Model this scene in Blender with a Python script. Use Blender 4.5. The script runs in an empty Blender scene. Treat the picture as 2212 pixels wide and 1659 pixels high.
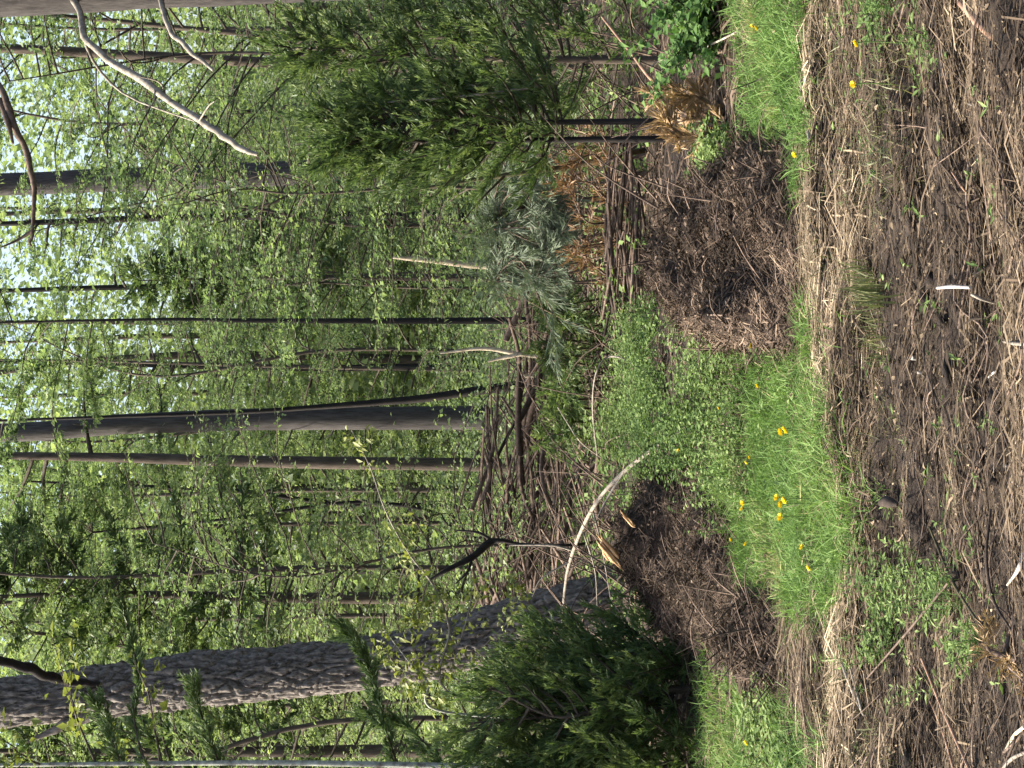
import bpy, math
import numpy as np
from mathutils import Vector, Matrix

rng = np.random.default_rng(11)
scene = bpy.context.scene
col = scene.collection

# ------------------------------------------------------------------ camera
F = 4400.0          # focal length in units of a 2212 px wide picture
EYE = 1.6           # eye height
HOR = 890.0         # picture column of the horizon (the photograph lies on its side: left is up)
PITCH = math.atan((1106 - HOR) / F)
fw = np.array([0, math.cos(PITCH), -math.sin(PITCH)])
up = np.array([0, math.sin(PITCH), math.cos(PITCH)])
rt = np.array([1.0, 0, 0])
cam_d = bpy.data.cameras.new('camera')
cam_d.sensor_width = 36.0
cam_d.lens = 36.0 * F / 2212.0
cam_d.clip_end = 2000
cam = bpy.data.objects.new('camera', cam_d)
col.objects.link(cam)
cx, cy, cz = -up, rt, -fw
M = Matrix(((cx[0], cy[0], cz[0], 0), (cx[1], cy[1], cz[1], 0), (cx[2], cy[2], cz[2], EYE), (0, 0, 0, 1)))
cam.matrix_world = M
scene.camera = cam

# ------------------------------------------------------------------ sky, sun, exposure
SUN = np.array([-0.85, 0.1, 0.95]); SUN = SUN / np.linalg.norm(SUN)
world = bpy.data.worlds.new('World'); scene.world = world; world.use_nodes = True
wn = world.node_tree.nodes; wl = world.node_tree.links
sky = wn.new('ShaderNodeTexSky'); sky.sky_type = 'NISHITA'; sky.sun_disc = False
sky.sun_elevation = math.asin(SUN[2]); sky.sun_rotation = math.atan2(SUN[0], SUN[1])
sky.dust_density = 5.0; sky.air_density = 1.0
bg = wn['Background']; bg.inputs['Strength'].default_value = 0.13
wl.new(sky.outputs[0], bg.inputs['Color'])
sd = bpy.data.lights.new('sun', 'SUN'); sd.energy = 4.4; sd.angle = math.radians(3); sd.color = (1, 0.93, 0.8)
so = bpy.data.objects.new('sun', sd); col.objects.link(so)
so.rotation_euler = Vector(-SUN).to_track_quat('-Z', 'Y').to_euler()
so.location = (-10, -8, 30)
scene.view_settings.view_transform = 'Standard'
scene.view_settings.look = 'None'
scene.view_settings.exposure = 1.68
scene.view_settings.gamma = 1.0
scene.render.engine = 'CYCLES'

# ------------------------------------------------------------------ picture <-> world
def ray(X, Y):
    return fw - (X - 1106) / F * up + (829.5 - Y) / F * rt
def P(X, Y, y):
    d = ray(X, Y); t = y / d[1]
    return np.array([0, 0, EYE]) + d * t
def proj(p):
    q = np.asarray(p) - np.array([0, 0, EYE])
    w = q @ fw
    return 1106 - F * (q @ up) / w, 829.5 - F * (q @ rt) / w

# ------------------------------------------------------------------ noise
def _hash(ix, iy, iz):
    n = (ix * 374761393 + iy * 668265263 + iz * 2147483647 + 1013) & 0xffffffff
    n = ((n ^ (n >> 13)) * 1274126177) & 0xffffffff
    n = ((n ^ (n >> 16)) * 2246822519) & 0xffffffff
    return ((n ^ (n >> 15)) & 0xffffff) / float(0xffffff)
def vnoise(x, y, z=0.0):
    x, y, z = np.broadcast_arrays(np.asarray(x, float), np.asarray(y, float), np.asarray(z, float))
    ix, iy, iz = (np.floor(a).astype(np.int64) for a in (x, y, z))
    fx, fy, fz = x - ix, y - iy, z - iz
    fx, fy, fz = (a * a * (3 - 2 * a) for a in (fx, fy, fz))
    r = 0
    for dx in (0, 1):
        for dy in (0, 1):
            for dz in (0, 1):
                w = (fx if dx else 1 - fx) * (fy if dy else 1 - fy) * (fz if dz else 1 - fz)
                r = r + w * _hash(ix + dx, iy + dy, iz + dz)
    return r * 2 - 1
def fbm(x, y, z=0.0, o=4):
    s, a = 0, 1.0
    for k in range(o):
        s = s + a * vnoise(x * 2 ** k + 17 * k, y * 2 ** k - 9 * k, np.asarray(z) * 2 ** k); a *= 0.5
    return s

# ground height (metres) : rough, mulched, ridged along the strip
def gz(x, y):
    x = np.asarray(x, float); y = np.asarray(y, float)
    near = np.clip((13 - y) / 4, 0, 1)
    z = 0.05 * fbm(x * 0.5, y * 0.8, 1.0, 3)
    fore = np.clip((8.6 - y) / 0.8, 0, 1)
    z = z + fore * (0.065 * fbm(x * 1.2, y * 3.6, 4.0, 4) + 0.014 * fbm(x * 9, y * 17, 2.0, 3))
    z = z + (1 - fore) * near * 0.02 * fbm(x * 4, y * 4, 6.0, 3)
    z = z + 0.22 * np.exp(-((y - 11.6) / 1.3) ** 2) * np.exp(-((x - 0.1) / 1.3) ** 2)     # herb bank
    z = z + np.clip((y - 40) / 60, 0, 1) ** 1.5 * 1.5
    return z
def G(X, Y, lift=0.0):
    d = ray(X, Y); o = np.array([0, 0, EYE])
    t = EYE / max(-d[2], 1e-3)
    for _ in range(12):
        p = o + d * t
        t = (EYE - float(gz(p[0], p[1])) - lift) / max(-d[2], 1e-3)
    return o + d * t

# ------------------------------------------------------------------ mesh builder
def nrm(v):
    return v / np.maximum(np.linalg.norm(v, axis=-1, keepdims=True), 1e-9)
class MB:
    def __init__(s): s.v = []; s.f = []; s.t = []; s.n = 0
    def add(s, v, faces, tint):
        v = np.asarray(v, np.float32).reshape(-1, 3)
        s.v.append(v); s.f.append(np.asarray(faces, np.int32) + s.n)
        t = np.asarray(tint, np.float32)
        s.t.append(np.broadcast_to(t, (len(v),)) if t.ndim == 0 else t)
        s.n += len(v)
    def tube(s, pts, rad, sides=6, tint=0.5, n=None, cap=True, disp=None):
        pts = np.asarray(pts, float); rad = np.broadcast_to(np.asarray(rad, float), (len(pts),))
        if n: pts, rad = spline(pts, rad, n)
        tg = nrm(np.gradient(pts, axis=0))
        ref = np.array([0.31, 0.93, 0.2]) if abs(tg[0] @ np.array([0, 1, 0])) < 0.8 else np.array([0.9, 0.1, 0.4])
        a = nrm(np.cross(tg, ref)); b = np.cross(tg, a)
        th = np.arange(sides) * 2 * math.pi / sides
        r = rad[:, None] * np.ones(sides)[None]
        if disp is not None: r = disp(r, pts, th)
        v = pts[:, None] + r[..., None] * (np.cos(th)[None, :, None] * a[:, None] + np.sin(th)[None, :, None] * b[:, None])
        m = len(pts); i = np.arange(m - 1)[:, None] * sides; j = np.arange(sides)[None]
        q = np.stack([i + j, i + (j + 1) % sides, i + sides + (j + 1) % sides, i + sides + j], -1).reshape(-1, 4)
        s.add(v, q, tint)
        if cap:
            for k, base in ((0, 0), (1, (m - 1) * sides)):
                c = pts[0 if k == 0 else -1] + (tg[-1] if k else -tg[0]) * rad[-1 if k else 0] * 0.15
                ring = v[0 if k == 0 else -1]
                vv = np.vstack([ring, c[None]])
                jj = np.arange(sides); kk = (jj + 1) % sides
                s.add(vv, np.stack([jj, kk, np.full(sides, sides)], -1) if k else np.stack([kk, jj, np.full(sides, sides)], -1), tint)
    def leaves(s, p, d, nr, L, W, fold=0.25, tint=None):
        N = len(p)
        if N == 0: return
        d = nrm(d); sdv = nrm(np.cross(nr, d)); nn = np.cross(d, sdv)
        L = np.broadcast_to(L, (N,))[:, None]; W = np.broadcast_to(W, (N,))[:, None]
        m = p + d * L * 0.42 + nn * W * fold
        v = np.stack([p, m + sdv * W * 0.5, p + d * L, m - sdv * W * 0.5], 1)
        k = np.arange(N)[:, None] * 4
        q = np.concatenate([k + np.array([[0, 2, 1]]), k + np.array([[0, 3, 2]])], 0)
        if tint is None: tint = rng.random(N)
        s.add(v, q, np.repeat(tint, 4))
    def blades(s, p, d, L, W, bend, tint=None, w0=None):
        N = len(p)
        if N == 0: return
        d = nrm(d); L = np.broadcast_to(L, (N,))[:, None]; W = np.broadcast_to(W, (N,))[:, None]
        if w0 is None:
            an = rng.random(N) * 2 * math.pi; w0 = np.stack([np.cos(an), np.sin(an), 0 * an], 1)
        sd_ = nrm(np.cross(d, w0) + 1e-4)
        m = p + d * L * 0.55 + bend * L * 0.25; t = p + d * L * 0.9 + bend * L * 0.85
        v = np.stack([p - sd_ * W * .5, p + sd_ * W * .5, m - sd_ * W * .42, m + sd_ * W * .42, t], 1)
        k = np.arange(N)[:, None] * 5
        q = np.concatenate([k + np.array([[0, 1, 3]]), k + np.array([[0, 3, 2]]), k + np.array([[2, 3, 4]])], 0)
        if tint is None: tint = rng.random(N)
        s.add(v, q, np.repeat(tint, 5))
    def straws(s, p, d, nr, L, W, bow, tint):
        N = len(p)
        if N == 0: return
        d = nrm(d); sdv = nrm(np.cross(nr, d))
        L = L[:, None]; W = W[:, None]; bow = bow[:, None]
        a = p - d * L * .5; c = p + d * L * .5; b = p + nr * L * np.abs(bow) + sdv * L * bow
        v = np.stack([a - sdv * W * .35, a + sdv * W * .35, b - sdv * W * .5, b + sdv * W * .5, c - sdv * W * .3, c + sdv * W * .3], 1)
        k = np.arange(N)[:, None] * 6
        q = np.concatenate([k + np.array([x]) for x in ([0, 1, 3, 2], [2, 3, 5, 4])], 0)
        s.add(v, q, np.repeat(tint, 6))
    def build(s, name, mat, parent=None, smooth=False):
        me = bpy.data.meshes.new(name)
        v = np.concatenate(s.v) if s.v else np.zeros((0, 3), np.float32)
        tot = np.concatenate([np.full(len(f), f.shape[1], np.int32) for f in s.f])
        lp = np.concatenate([f.ravel() for f in s.f]).astype(np.int32)
        st = np.concatenate([[0], np.cumsum(tot)[:-1]]).astype(np.int32)
        me.vertices.add(len(v)); me.vertices.foreach_set('co', v.ravel())
        me.loops.add(len(lp)); me.loops.foreach_set('vertex_index', lp)
        me.polygons.add(len(tot)); me.polygons.foreach_set('loop_start', st)
        if smooth: me.polygons.foreach_set('use_smooth', np.ones(len(tot), bool))
        at = me.attributes.new('tint', 'FLOAT', 'POINT'); at.data.foreach_set('value', np.concatenate(s.t).astype(np.float32))
        me.update(calc_edges=True)
        me.materials.append(mat)
        o = bpy.data.objects.new(name, me); col.objects.link(o)
        if parent is not None:
            o.parent = parent
            o.matrix_parent_inverse = Matrix.Translation(-Vector(parent.location))
        return o
def spline(pts, rad, n):
    pts = np.asarray(pts, float); m = len(pts)
    if m == 2:
        t = np.linspace(0, 1, n)[:, None]
        return pts[0] * (1 - t) + pts[1] * t, np.interp(t[:, 0], [0, 1], rad)
    e = np.vstack([2 * pts[0] - pts[1], pts, 2 * pts[-1] - pts[-2]])
    t = np.linspace(0, m - 1 - 1e-6, n); k = t.astype(int); u = (t - k)[:, None]
    p0, p1, p2, p3 = e[k], e[k + 1], e[k + 2], e[k + 3]
    o = 0.5 * (2 * p1 + (p2 - p0) * u + (2 * p0 - 5 * p1 + 4 * p2 - p3) * u ** 2 + (3 * p1 - p0 - 3 * p2 + p3) * u ** 3)
    return o, np.interp(t, np.arange(m), rad)
def thing(name, loc, label, cat, group=None):
    o = bpy.data.objects.new(name, None); o.empty_display_size = 0.2
    o.location = Vector([float(c) for c in loc]); col.objects.link(o)
    return tag(o, label, cat, group)
def tag(o, label=None, cat=None, group=None, kind=None):
    if label: o['label'] = label
    if cat: o['category'] = cat
    if group: o['group'] = group
    if kind: o['kind'] = kind
    return o

# ------------------------------------------------------------------ materials
def mat_base(name):
    m = bpy.data.materials.new(name); m.use_nodes = True
    nt = m.node_tree; return m, nt, nt.nodes, nt.links
def ramp(nodes, stops):
    r = nodes.new('ShaderNodeValToRGB'); e = r.color_ramp.elements
    while len(e) < len(stops): e.new(0.5)
    for k, (p, c) in enumerate(stops): e[k].position = p; e[k].color = (*c, 1)
    return r
def leaf_mat(name, stops, trans=0.35, rough=0.5, spec=0.3):
    m, nt, N, L = mat_base(name)
    at = N.new('ShaderNodeAttribute'); at.attribute_name = 'tint'
    r = ramp(N, stops); L.new(at.outputs['Fac'], r.inputs[0])
    b = N['Principled BSDF']; b.inputs['Roughness'].default_value = rough; b.inputs['Specular IOR Level'].default_value = spec
    L.new(r.outputs[0], b.inputs['Base Color'])
    t = N.new('ShaderNodeBsdfTranslucent')
    mx = N.new('ShaderNodeMix'); mx.data_type = 'RGBA'; mx.blend_type = 'MULTIPLY'; mx.inputs['Factor'].default_value = 1
    L.new(r.outputs[0], mx.inputs[6]); mx.inputs[7].default_value = (1.12, 1.18, 0.78, 1)
    L.new(mx.outputs[2], t.inputs['Color'])
    ms = N.new('ShaderNodeMixShader'); ms.inputs[0].default_value = trans
    L.new(b.outputs[0], ms.inputs[1]); L.new(t.outputs[0], ms.inputs[2])
    L.new(ms.outputs[0], N['Material Output'].inputs['Surface'])
    return m
def rough_mat(name, c1, c2, scale=(20, 20, 4), bump=0.4, c3=None, rough=0.85, tintmix=0.0, dist=0.01):
    m, nt, N, L = mat_base(name)
    tc = N.new('ShaderNodeTexCoord'); mp = N.new('ShaderNodeMapping'); mp.inputs['Scale'].default_value = scale
    L.new(tc.outputs['Object'], mp.inputs[0])
    nz = N.new('ShaderNodeTexNoise'); nz.inputs['Scale'].default_value = 1; nz.inputs['Detail'].default_value = 8; nz.inputs['Roughness'].default_value = 0.65
    L.new(mp.outputs[0], nz.inputs['Vector'])
    st = [(0.32, c1), (0.66, c2)] if c3 is None else [(0.3, c1), (0.5, c2), (0.7, c3)]
    r = ramp(N, st); L.new(nz.outputs['Fac'], r.inputs[0])
    b = N['Principled BSDF']; b.inputs['Roughness'].default_value = rough; b.inputs['Specular IOR Level'].default_value = 0.2
    out = r.outputs[0]
    if tintmix:
        at = N.new('ShaderNodeAttribute'); at.attribute_name = 'tint'
        mr = N.new('ShaderNodeMapRange'); mr.inputs[3].default_value = 1 - tintmix; mr.inputs[4].default_value = 1 + tintmix
        L.new(at.outputs['Fac'], mr.inputs[0])
        mx = N.new('ShaderNodeMix'); mx.data_type = 'RGBA'; mx.blend_type = 'MULTIPLY'; mx.inputs['Factor'].default_value = 1
        L.new(out, mx.inputs[6]); L.new(mr.outputs[0], mx.inputs[7]); out = mx.outputs[2]
    L.new(out, b.inputs['Base Color'])
    bp = N.new('ShaderNodeBump'); bp.inputs['Strength'].default_value = bump; bp.inputs['Distance'].default_value = dist
    L.new(nz.outputs['Fac'], bp.inputs['Height']); L.new(bp.outputs[0], b.inputs['Normal'])
    return m

MT = {}
MT['maple'] = leaf_mat('maple_leaf', [(0, (0.035, 0.06, 0.03)), (0.4, (0.112, 0.168, 0.075)), (1, (0.265, 0.325, 0.14))], 0.48)
MT['maple_far_haze'] = leaf_mat('far_leaf_haze', [(0, (0.075, 0.11, 0.06)), (0.45, (0.16, 0.215, 0.095)), (1, (0.31, 0.37, 0.15))], 0.5)  # paler than the near maple: distance haze mixed into the leaf colour
MT['young'] = leaf_mat('young_leaf', [(0, (0.09, 0.12, 0.025)), (1, (0.22, 0.24, 0.06))], 0.4)
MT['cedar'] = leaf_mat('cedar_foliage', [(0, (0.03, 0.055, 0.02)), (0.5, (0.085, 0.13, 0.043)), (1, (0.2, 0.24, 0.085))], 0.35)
MT['cedar_light'] = leaf_mat('cedar_light', [(0, (0.06, 0.1, 0.03)), (1, (0.15, 0.21, 0.07))], 0.25)
MT['cedar_grey'] = leaf_mat('cedar_grey', [(0, (0.06, 0.085, 0.05)), (1, (0.17, 0.21, 0.14))], 0.2)
MT['cedar_rust'] = leaf_mat('cedar_rust', [(0, (0.10, 0.055, 0.03)), (1, (0.28, 0.165, 0.085))], 0.2)
MT['cedar_tan'] = leaf_mat('cedar_tan', [(0, (0.16, 0.10, 0.05)), (1, (0.36, 0.24, 0.12))], 0.2)
MT['grass'] = leaf_mat('grass', [(0, (0.06, 0.115, 0.03)), (0.55, (0.12, 0.205, 0.055)), (0.9, (0.19, 0.27, 0.09)), (1, (0.33, 0.29, 0.16))], 0.3, rough=0.65, spec=0.12)
MT['olive'] = leaf_mat('olive_grass', [(0, (0.06, 0.075, 0.028)), (0.6, (0.12, 0.13, 0.055)), (1, (0.27, 0.23, 0.12))], 0.25)
MT['herb'] = leaf_mat('herb', [(0, (0.05, 0.09, 0.03)), (0.6, (0.11, 0.17, 0.05)), (1, (0.2, 0.26, 0.1))], 0.3, rough=0.65, spec=0.12)
MT['shrub'] = leaf_mat('shrub_leaf', [(0, (0.035, 0.085, 0.025)), (1, (0.12, 0.2, 0.06))], 0.35, rough=0.65, spec=0.12)
MT['straw'] = leaf_mat('straw', [(0, (0.022, 0.016, 0.011)), (0.35, (0.08, 0.058, 0.039)), (0.7, (0.19, 0.145, 0.095)), (1, (0.42, 0.34, 0.23))], 0.05, 0.8, 0.15)
MT['litter'] = leaf_mat('leaf_litter', [(0, (0.022, 0.016, 0.011)), (0.5, (0.085, 0.06, 0.043)), (0.85, (0.18, 0.132, 0.097)), (1, (0.28, 0.21, 0.15))], 0.05, 0.85, 0.15)
MT['soil'] = rough_mat('soil', (0.011, 0.0085, 0.007), (0.05, 0.036, 0.026), (14, 26, 14), 0.8, dist=0.03)
MT['bark_darkgrey'] = rough_mat('bark_charcoal', (0.016, 0.014, 0.013), (0.06, 0.053, 0.048), (30, 30, 8), 0.8)  # dark grey bark of the edge trunk
MT['heap_soil'] = rough_mat('heap_soil', (0.012, 0.008, 0.006), (0.05, 0.033, 0.023), (40, 60, 60), 1.0, dist=0.03)
MT['bark_grey'] = rough_mat('bark_grey', (0.028, 0.025, 0.023), (0.08, 0.072, 0.067), (30, 30, 4), 0.7)
MT['bark_dark'] = rough_mat('bark_dark', (0.008, 0.007, 0.0065), (0.026, 0.022, 0.019), (26, 26, 5), 0.5)
MT['bark_brown'] = rough_mat('bark_brown', (0.035, 0.027, 0.02), (0.1, 0.08, 0.062), (26, 26, 5), 0.5)
MT['bark_rough'] = rough_mat('bark_rough', (0.03, 0.025, 0.021), (0.21, 0.185, 0.16), (40, 40, 14), 0.6)
MT['twig'] = rough_mat('twig', (0.03, 0.024, 0.018), (0.085, 0.07, 0.052), (30, 30, 10), 0.3)
MT['dead_grey'] = rough_mat('dead_grey', (0.1, 0.087, 0.07), (0.32, 0.28, 0.225), (24, 24, 24), 0.4, tintmix=0.25)
MT['dead_brown'] = rough_mat('dead_brown', (0.045, 0.032, 0.025), (0.16, 0.115, 0.087), (22, 22, 22), 0.5, tintmix=0.65)
MT['peeled'] = rough_mat('peeled_wood', (0.28, 0.22, 0.14), (0.52, 0.45, 0.33), (20, 20, 20), 0.3)
MT['split'] = rough_mat('split_wood', (0.26, 0.13, 0.06), (0.55, 0.37, 0.2), (26, 26, 26), 0.5)
MT['reddish'] = rough_mat('reddish_wood', (0.13, 0.075, 0.05), (0.3, 0.19, 0.13), (22, 22, 22), 0.5)
MT['lichen'] = rough_mat('lichen_bark', (0.1, 0.085, 0.07), (0.36, 0.38, 0.33), (30, 30, 30), 0.4)
MT['moss'] = rough_mat('mossy_bark', (0.03, 0.026, 0.017), (0.085, 0.075, 0.035), (22, 22, 22), 0.5)
MT['yellow'] = leaf_mat('petal', [(0, (0.7, 0.5, 0.01)), (1, (0.8, 0.62, 0.02))], 0.2)
MT['white'] = rough_mat('pale_bark', (0.2, 0.17, 0.14), (0.42, 0.39, 0.35), (30, 30, 30), 0.3)

# ------------------------------------------------------------------ ground
def axis(a, b, fine0, fine1, nf, nc):
    l = fine0 - np.geomspace(0.05, fine0 - a, nc)[::-1]; r = fine1 + np.geomspace(0.05, b - fine1, nc)
    return np.concatenate([l, np.linspace(fine0, fine1, nf), r])
gx = axis(-400, 400, -3.2, 3.2, 210, 30)
gy = np.concatenate([np.linspace(-60, 4.2, 16), np.linspace(4.4, 14, 310), 14 + np.geomspace(0.06, 600, 70)])
XX, YY = np.meshgrid(gx, gy)
ZZ = gz(XX, YY)
mb = MB()
nx, ny = len(gx), len(gy)
i, j = np.meshgrid(np.arange(ny - 1), np.arange(nx - 1), indexing='ij')
q = np.stack([i * nx + j, i * nx + j + 1, (i + 1) * nx + j + 1, (i + 1) * nx + j], -1).reshape(-1, 4)
mb.add(np.stack([XX, YY, ZZ], -1), q, 0.5)
tag(mb.build('ground', MT['soil'], smooth=True), kind='structure')

# ------------------------------------------------------------------ helpers for plants
def rand_dirs(n, up_bias=0.0, flat=1.0):
    a = rng.random(n) * 2 * math.pi
    z = (rng.random(n) * 2 - 1) * flat + up_bias
    return nrm(np.stack([np.cos(a), np.sin(a), z], 1))
def broadleaf(name, label, path, rad, z0, z1, R, nb, leafmat, barkmat, nleaf, size=(0.05, 0.09), group=None, cat='tree', sides=8, flat=0.3, shape=None, stubs=0, twigmat='twig', trunk_disp=None, trunk_n=40, az=None, tone=0.0):
    path = np.asarray(path, float); rad = np.asarray(rad, float)
    t = thing(name, path[0], label, cat, group)
    mb = MB(); mb.tube(path, rad, sides, n=trunk_n, disp=trunk_disp); mb.build('trunk', MT[barkmat], t, True)
    cp, cr = spline(path, rad, 80)
    lm = MB(); tp, td, tl = [], [], []
    for k in range(nb):
        z = z0 + (z1 - z0) * ((k + rng.random()) / nb)
        s = np.array([np.interp(z, cp[:, 2], cp[:, c]) for c in range(3)]); r0 = min(np.interp(z, cp[:, 2], cr) * 0.55, 0.05)
        a = rng.random() * 2 * math.pi if az is None else az[0] + (rng.random() - .5) * az[1]
        f = (z - z0) / (z1 - z0)
        ln = R * (shape(f) if shape else (1 - 0.6 * f)) * (0.55 + 0.6 * rng.random())
        d = np.array([math.cos(a), math.sin(a), 0.25 + 0.35 * rng.random()])
        pts = [s]
        for m in range(4):
            d = d + np.array([*(rng.normal(0, 0.22, 2)), rng.normal(-0.10, 0.12)]); pts.append(pts[-1] + nrm(d) * ln / 4)
        pts = np.array(pts); rr = np.linspace(max(r0, 0.008), 0.004, 5)
        lm.tube(pts, rr, 4, n=9, cap=False)
        b, _ = spline(pts, rr, 20)
        nt = int(5 + ln * 6)
        for m in range(nt):
            w = int(4 + 15.9 * rng.random()); dd = nrm(b[min(w + 1, 19)] - b[w - 1])
            an = (0.5 + 0.7 * rng.random()) * (1 if rng.random() < .5 else -1)
            dx = np.array([dd[0] * math.cos(an) - dd[1] * math.sin(an), dd[0] * math.sin(an) + dd[1] * math.cos(an), dd[2] * .5 + rng.normal(0, .18)])
            l2 = (0.2 + 0.45 * rng.random()) * min(1.0, 0.45 + ln * .35)
            tp.append(b[w]); td.append(nrm(dx)); tl.append(l2)
            if m % 2 == 0: lm.tube([b[w], b[w] + nrm(dx) * l2], [0.004, 0.002], 3, cap=False)
    if stubs:
        for k in range(stubs):
            z = path[0][2] + 1.5 + rng.random() * 6
            s = np.array([np.interp(z, cp[:, 2], cp[:, c]) for c in range(3)])
            a = rng.random() * 6.28; d = np.array([math.cos(a), math.sin(a) * .5, -.2 + .5 * rng.random()])
            sb = MB(); sb.tube([s, s + d * .25, s + d * (.3 + .5 * rng.random()) + [0, 0, .1]], [.022, .014, .006], 5, n=6); sb.build('branch_stub', MT[barkmat], t, True)
    if lm.n: lm.build('limbs', MT[twigmat], t, True)['kind'] = 'stuff'
    if nleaf and tp:
        tp = np.array(tp); td = np.array(td); tl = np.array(tl)
        pick = rng.choice(len(tp), nleaf, p=tl / tl.sum())
        u = rng.random(nleaf) ** 0.8
        p = tp[pick] + td[pick] * (tl[pick] * u)[:, None] + rng.normal(0, 0.035, (nleaf, 3)) * [1, 1, .6]
        d = td[pick] * 0.6 + rand_dirs(nleaf) * 0.8; d[:, 2] = d[:, 2] * .5 - 0.22
        nr = np.array([0, 0, 1.0]) + rng.normal(0, flat, (nleaf, 3))
        Ls = size[0] + (size[1] - size[0]) * rng.random(nleaf) ** 1.6
        base = rng.random(len(tp)) * .55 + tone
        lb = MB(); lb.leaves(p, d, nr, Ls, Ls * (.42 + .35 * rng.random(nleaf)), tint=np.clip(base[pick] + rng.random(nleaf) * .5, 0, 1))
        lb.build('crown', MT[leafmat], t)
    return t
def sprays(tp, td, tl, nstr, mb, L=(0.035, 0.07), W=0.009, spread=0.55, lift=0.35, tbase=None, tr=(0, 1)):
    """feathery scale foliage: strands fanning off each twig"""
    tp, td, tl = np.array(tp), np.array(td), np.array(tl)
    pick = rng.choice(len(tp), nstr, p=tl / tl.sum())
    u = rng.random(nstr)
    p = tp[pick] + td[pick] * (tl[pick] * u)[:, None]
    d = td[pick] + rng.normal(0, spread * .75, (nstr, 3)) + np.array([0, 0, lift])
    Ls = (L[0] + (L[1] - L[0]) * rng.random(nstr)) * (1.25 - .6 * u)
    base = rng.random(len(tp)) * .45
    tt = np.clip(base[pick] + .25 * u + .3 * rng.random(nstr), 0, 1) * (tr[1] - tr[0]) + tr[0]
    mb.leaves(p, d, rand_dirs(nstr), Ls, W * (0.8 + .5 * rng.random(nstr)), 0.3, tt)
def cedar(name, label, base, height, R, nb, nstr, mat='cedar', bark='bark_brown', zlow=0.05, group=None, stems=1, lift=0.35, prof=None, dead=0, cat='tree', size=(0.035, 0.075), W=0.010, rad=None, path=None, azr=None, upw=0.55):
    base = np.asarray(base, float)
    t = thing(name, base, label, cat, group)
    tk = MB(); tp, td, tl = [], [], []; lm = MB()
    for s in range(stems):
        off = np.array([rng.normal(0, R * .35), rng.normal(0, R * .25), 0]) if stems > 1 else np.zeros(3)
        if path is not None: pts = np.asarray(path, float)
        else:
            h = height * (1 if s == 0 else .6 + .35 * rng.random())
            pts = np.array([base + off * .3 - [0, 0, .05], base + off * .7 + [0, 0, h * .33], base + off + [rng.normal(0, .05), 0, h * .66], base + off * 1.2 + [rng.normal(0, .08), 0, h]])
        r0 = rad or max(0.012, height * 0.012)
        tk.tube(pts, np.linspace(r0, .005, len(pts)), 7, n=16)
        cp, _ = spline(pts, np.ones(len(pts)), 60)
        for k in range(nb // stems):
            f = (k + rng.random()) / (nb // stems)
            w = int((zlow + (1 - zlow) * f) * 58); s0 = cp[w]
            a = rng.random() * 6.283 if azr is None else azr[0] + (rng.random() - .5) * azr[1]
            ln = R * (prof(f) if prof else (1.05 - .85 * f)) * (.6 + .55 * rng.random()) + .05
            d = np.array([math.cos(a), math.sin(a), (.25 + .3 * rng.random()) * min(1, .1 + f * 3)]); b = [s0]
            for m in range(4):
                d = nrm(d + np.array([*rng.normal(0, .16, 2), upw * .22 * (1 + m * .3) + rng.normal(0, .08)])); b.append(b[-1] + d * ln / 4)
            b = np.array(b); lm.tube(b, np.linspace(.010, .003, 5), 4, n=7, cap=False)
            bb, _ = spline(b, np.ones(5), 14)
            for m in range(int(6 + ln * 16)):
                w = int(3 + 10.9 * rng.random()); dd = nrm(bb[min(w + 1, 13)] - bb[w - 1])
                dx = nrm(dd + rng.normal(0, .45, 3) + [0, 0, upw * .5])
                tp.append(bb[w]); td.append(dx); tl.append(.08 + .18 * rng.random())
    tk.build('trunk', MT[bark], t, True); lm.build('limbs', MT['twig'], t, True)['kind'] = 'stuff'
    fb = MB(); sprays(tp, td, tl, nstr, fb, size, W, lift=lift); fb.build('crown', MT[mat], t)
    return t
def stick(name, label, pts, rad, mat, cat='branch', sides=7, n=24, group=None, twigs=None, knob=0.12):
    pts = np.asarray(pts, float)
    t = MB()
    def dsp(r, p, th):
        s = 6.0
        return r * (1 + knob * fbm(p[:, :1] * s + np.cos(th)[None] * 1.5, p[:, 1:2] * s + np.sin(th)[None] * 1.5, p[:, 2:3] * s * 2, 3))
    t.tube(pts, rad, sides, n=n, disp=dsp, tint=float(rng.random()))
    for tw in (twigs or []): t.tube(tw[0], tw[1], 5, n=10, tint=float(rng.random()))
    o = t.build(name, MT[mat], None, True)
    return tag(o, label, cat, group)
def px(rp, d): return d * rp / F     # radius in picture units -> metres at distance d

exec_order = []
# ------------------------------------------------------------------ trees with trunks one can follow
def trunk_path(pts, d):
    return [P(X, Y, d) if k else P(X, Y, d) for k, (X, Y) in enumerate(pts)]
def wob(a, s):
    return lambda r, p, th: r * (1 + a * fbm(p[:, 2:3] * s * .5 + 0 * th[None], np.cos(th)[None] * 1.2 + p[:, :1], np.sin(th)[None] * 1.2, 3))

# central smooth grey trunk
dA = G(1130, 902)[1]
pa = trunk_path([(1145, 902), (1120, 902), (1000, 903), (600, 905), (300, 915), (170, 923), (0, 935), (-700, 950), (-1500, 940)], dA)
A = broadleaf('grey_tree', 'straight smooth grey trunk in the middle, thickest of the centre trees', pa,
      [px(r, dA) for r in (33, 29, 26, 24, 22, 22, 20, 15, 5)], 8.6, 16, 2.6, 22, 'maple', 'bark_grey', 3000, sides=20, stubs=8, trunk_disp=wob(.05, 2.0), trunk_n=90)
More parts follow.
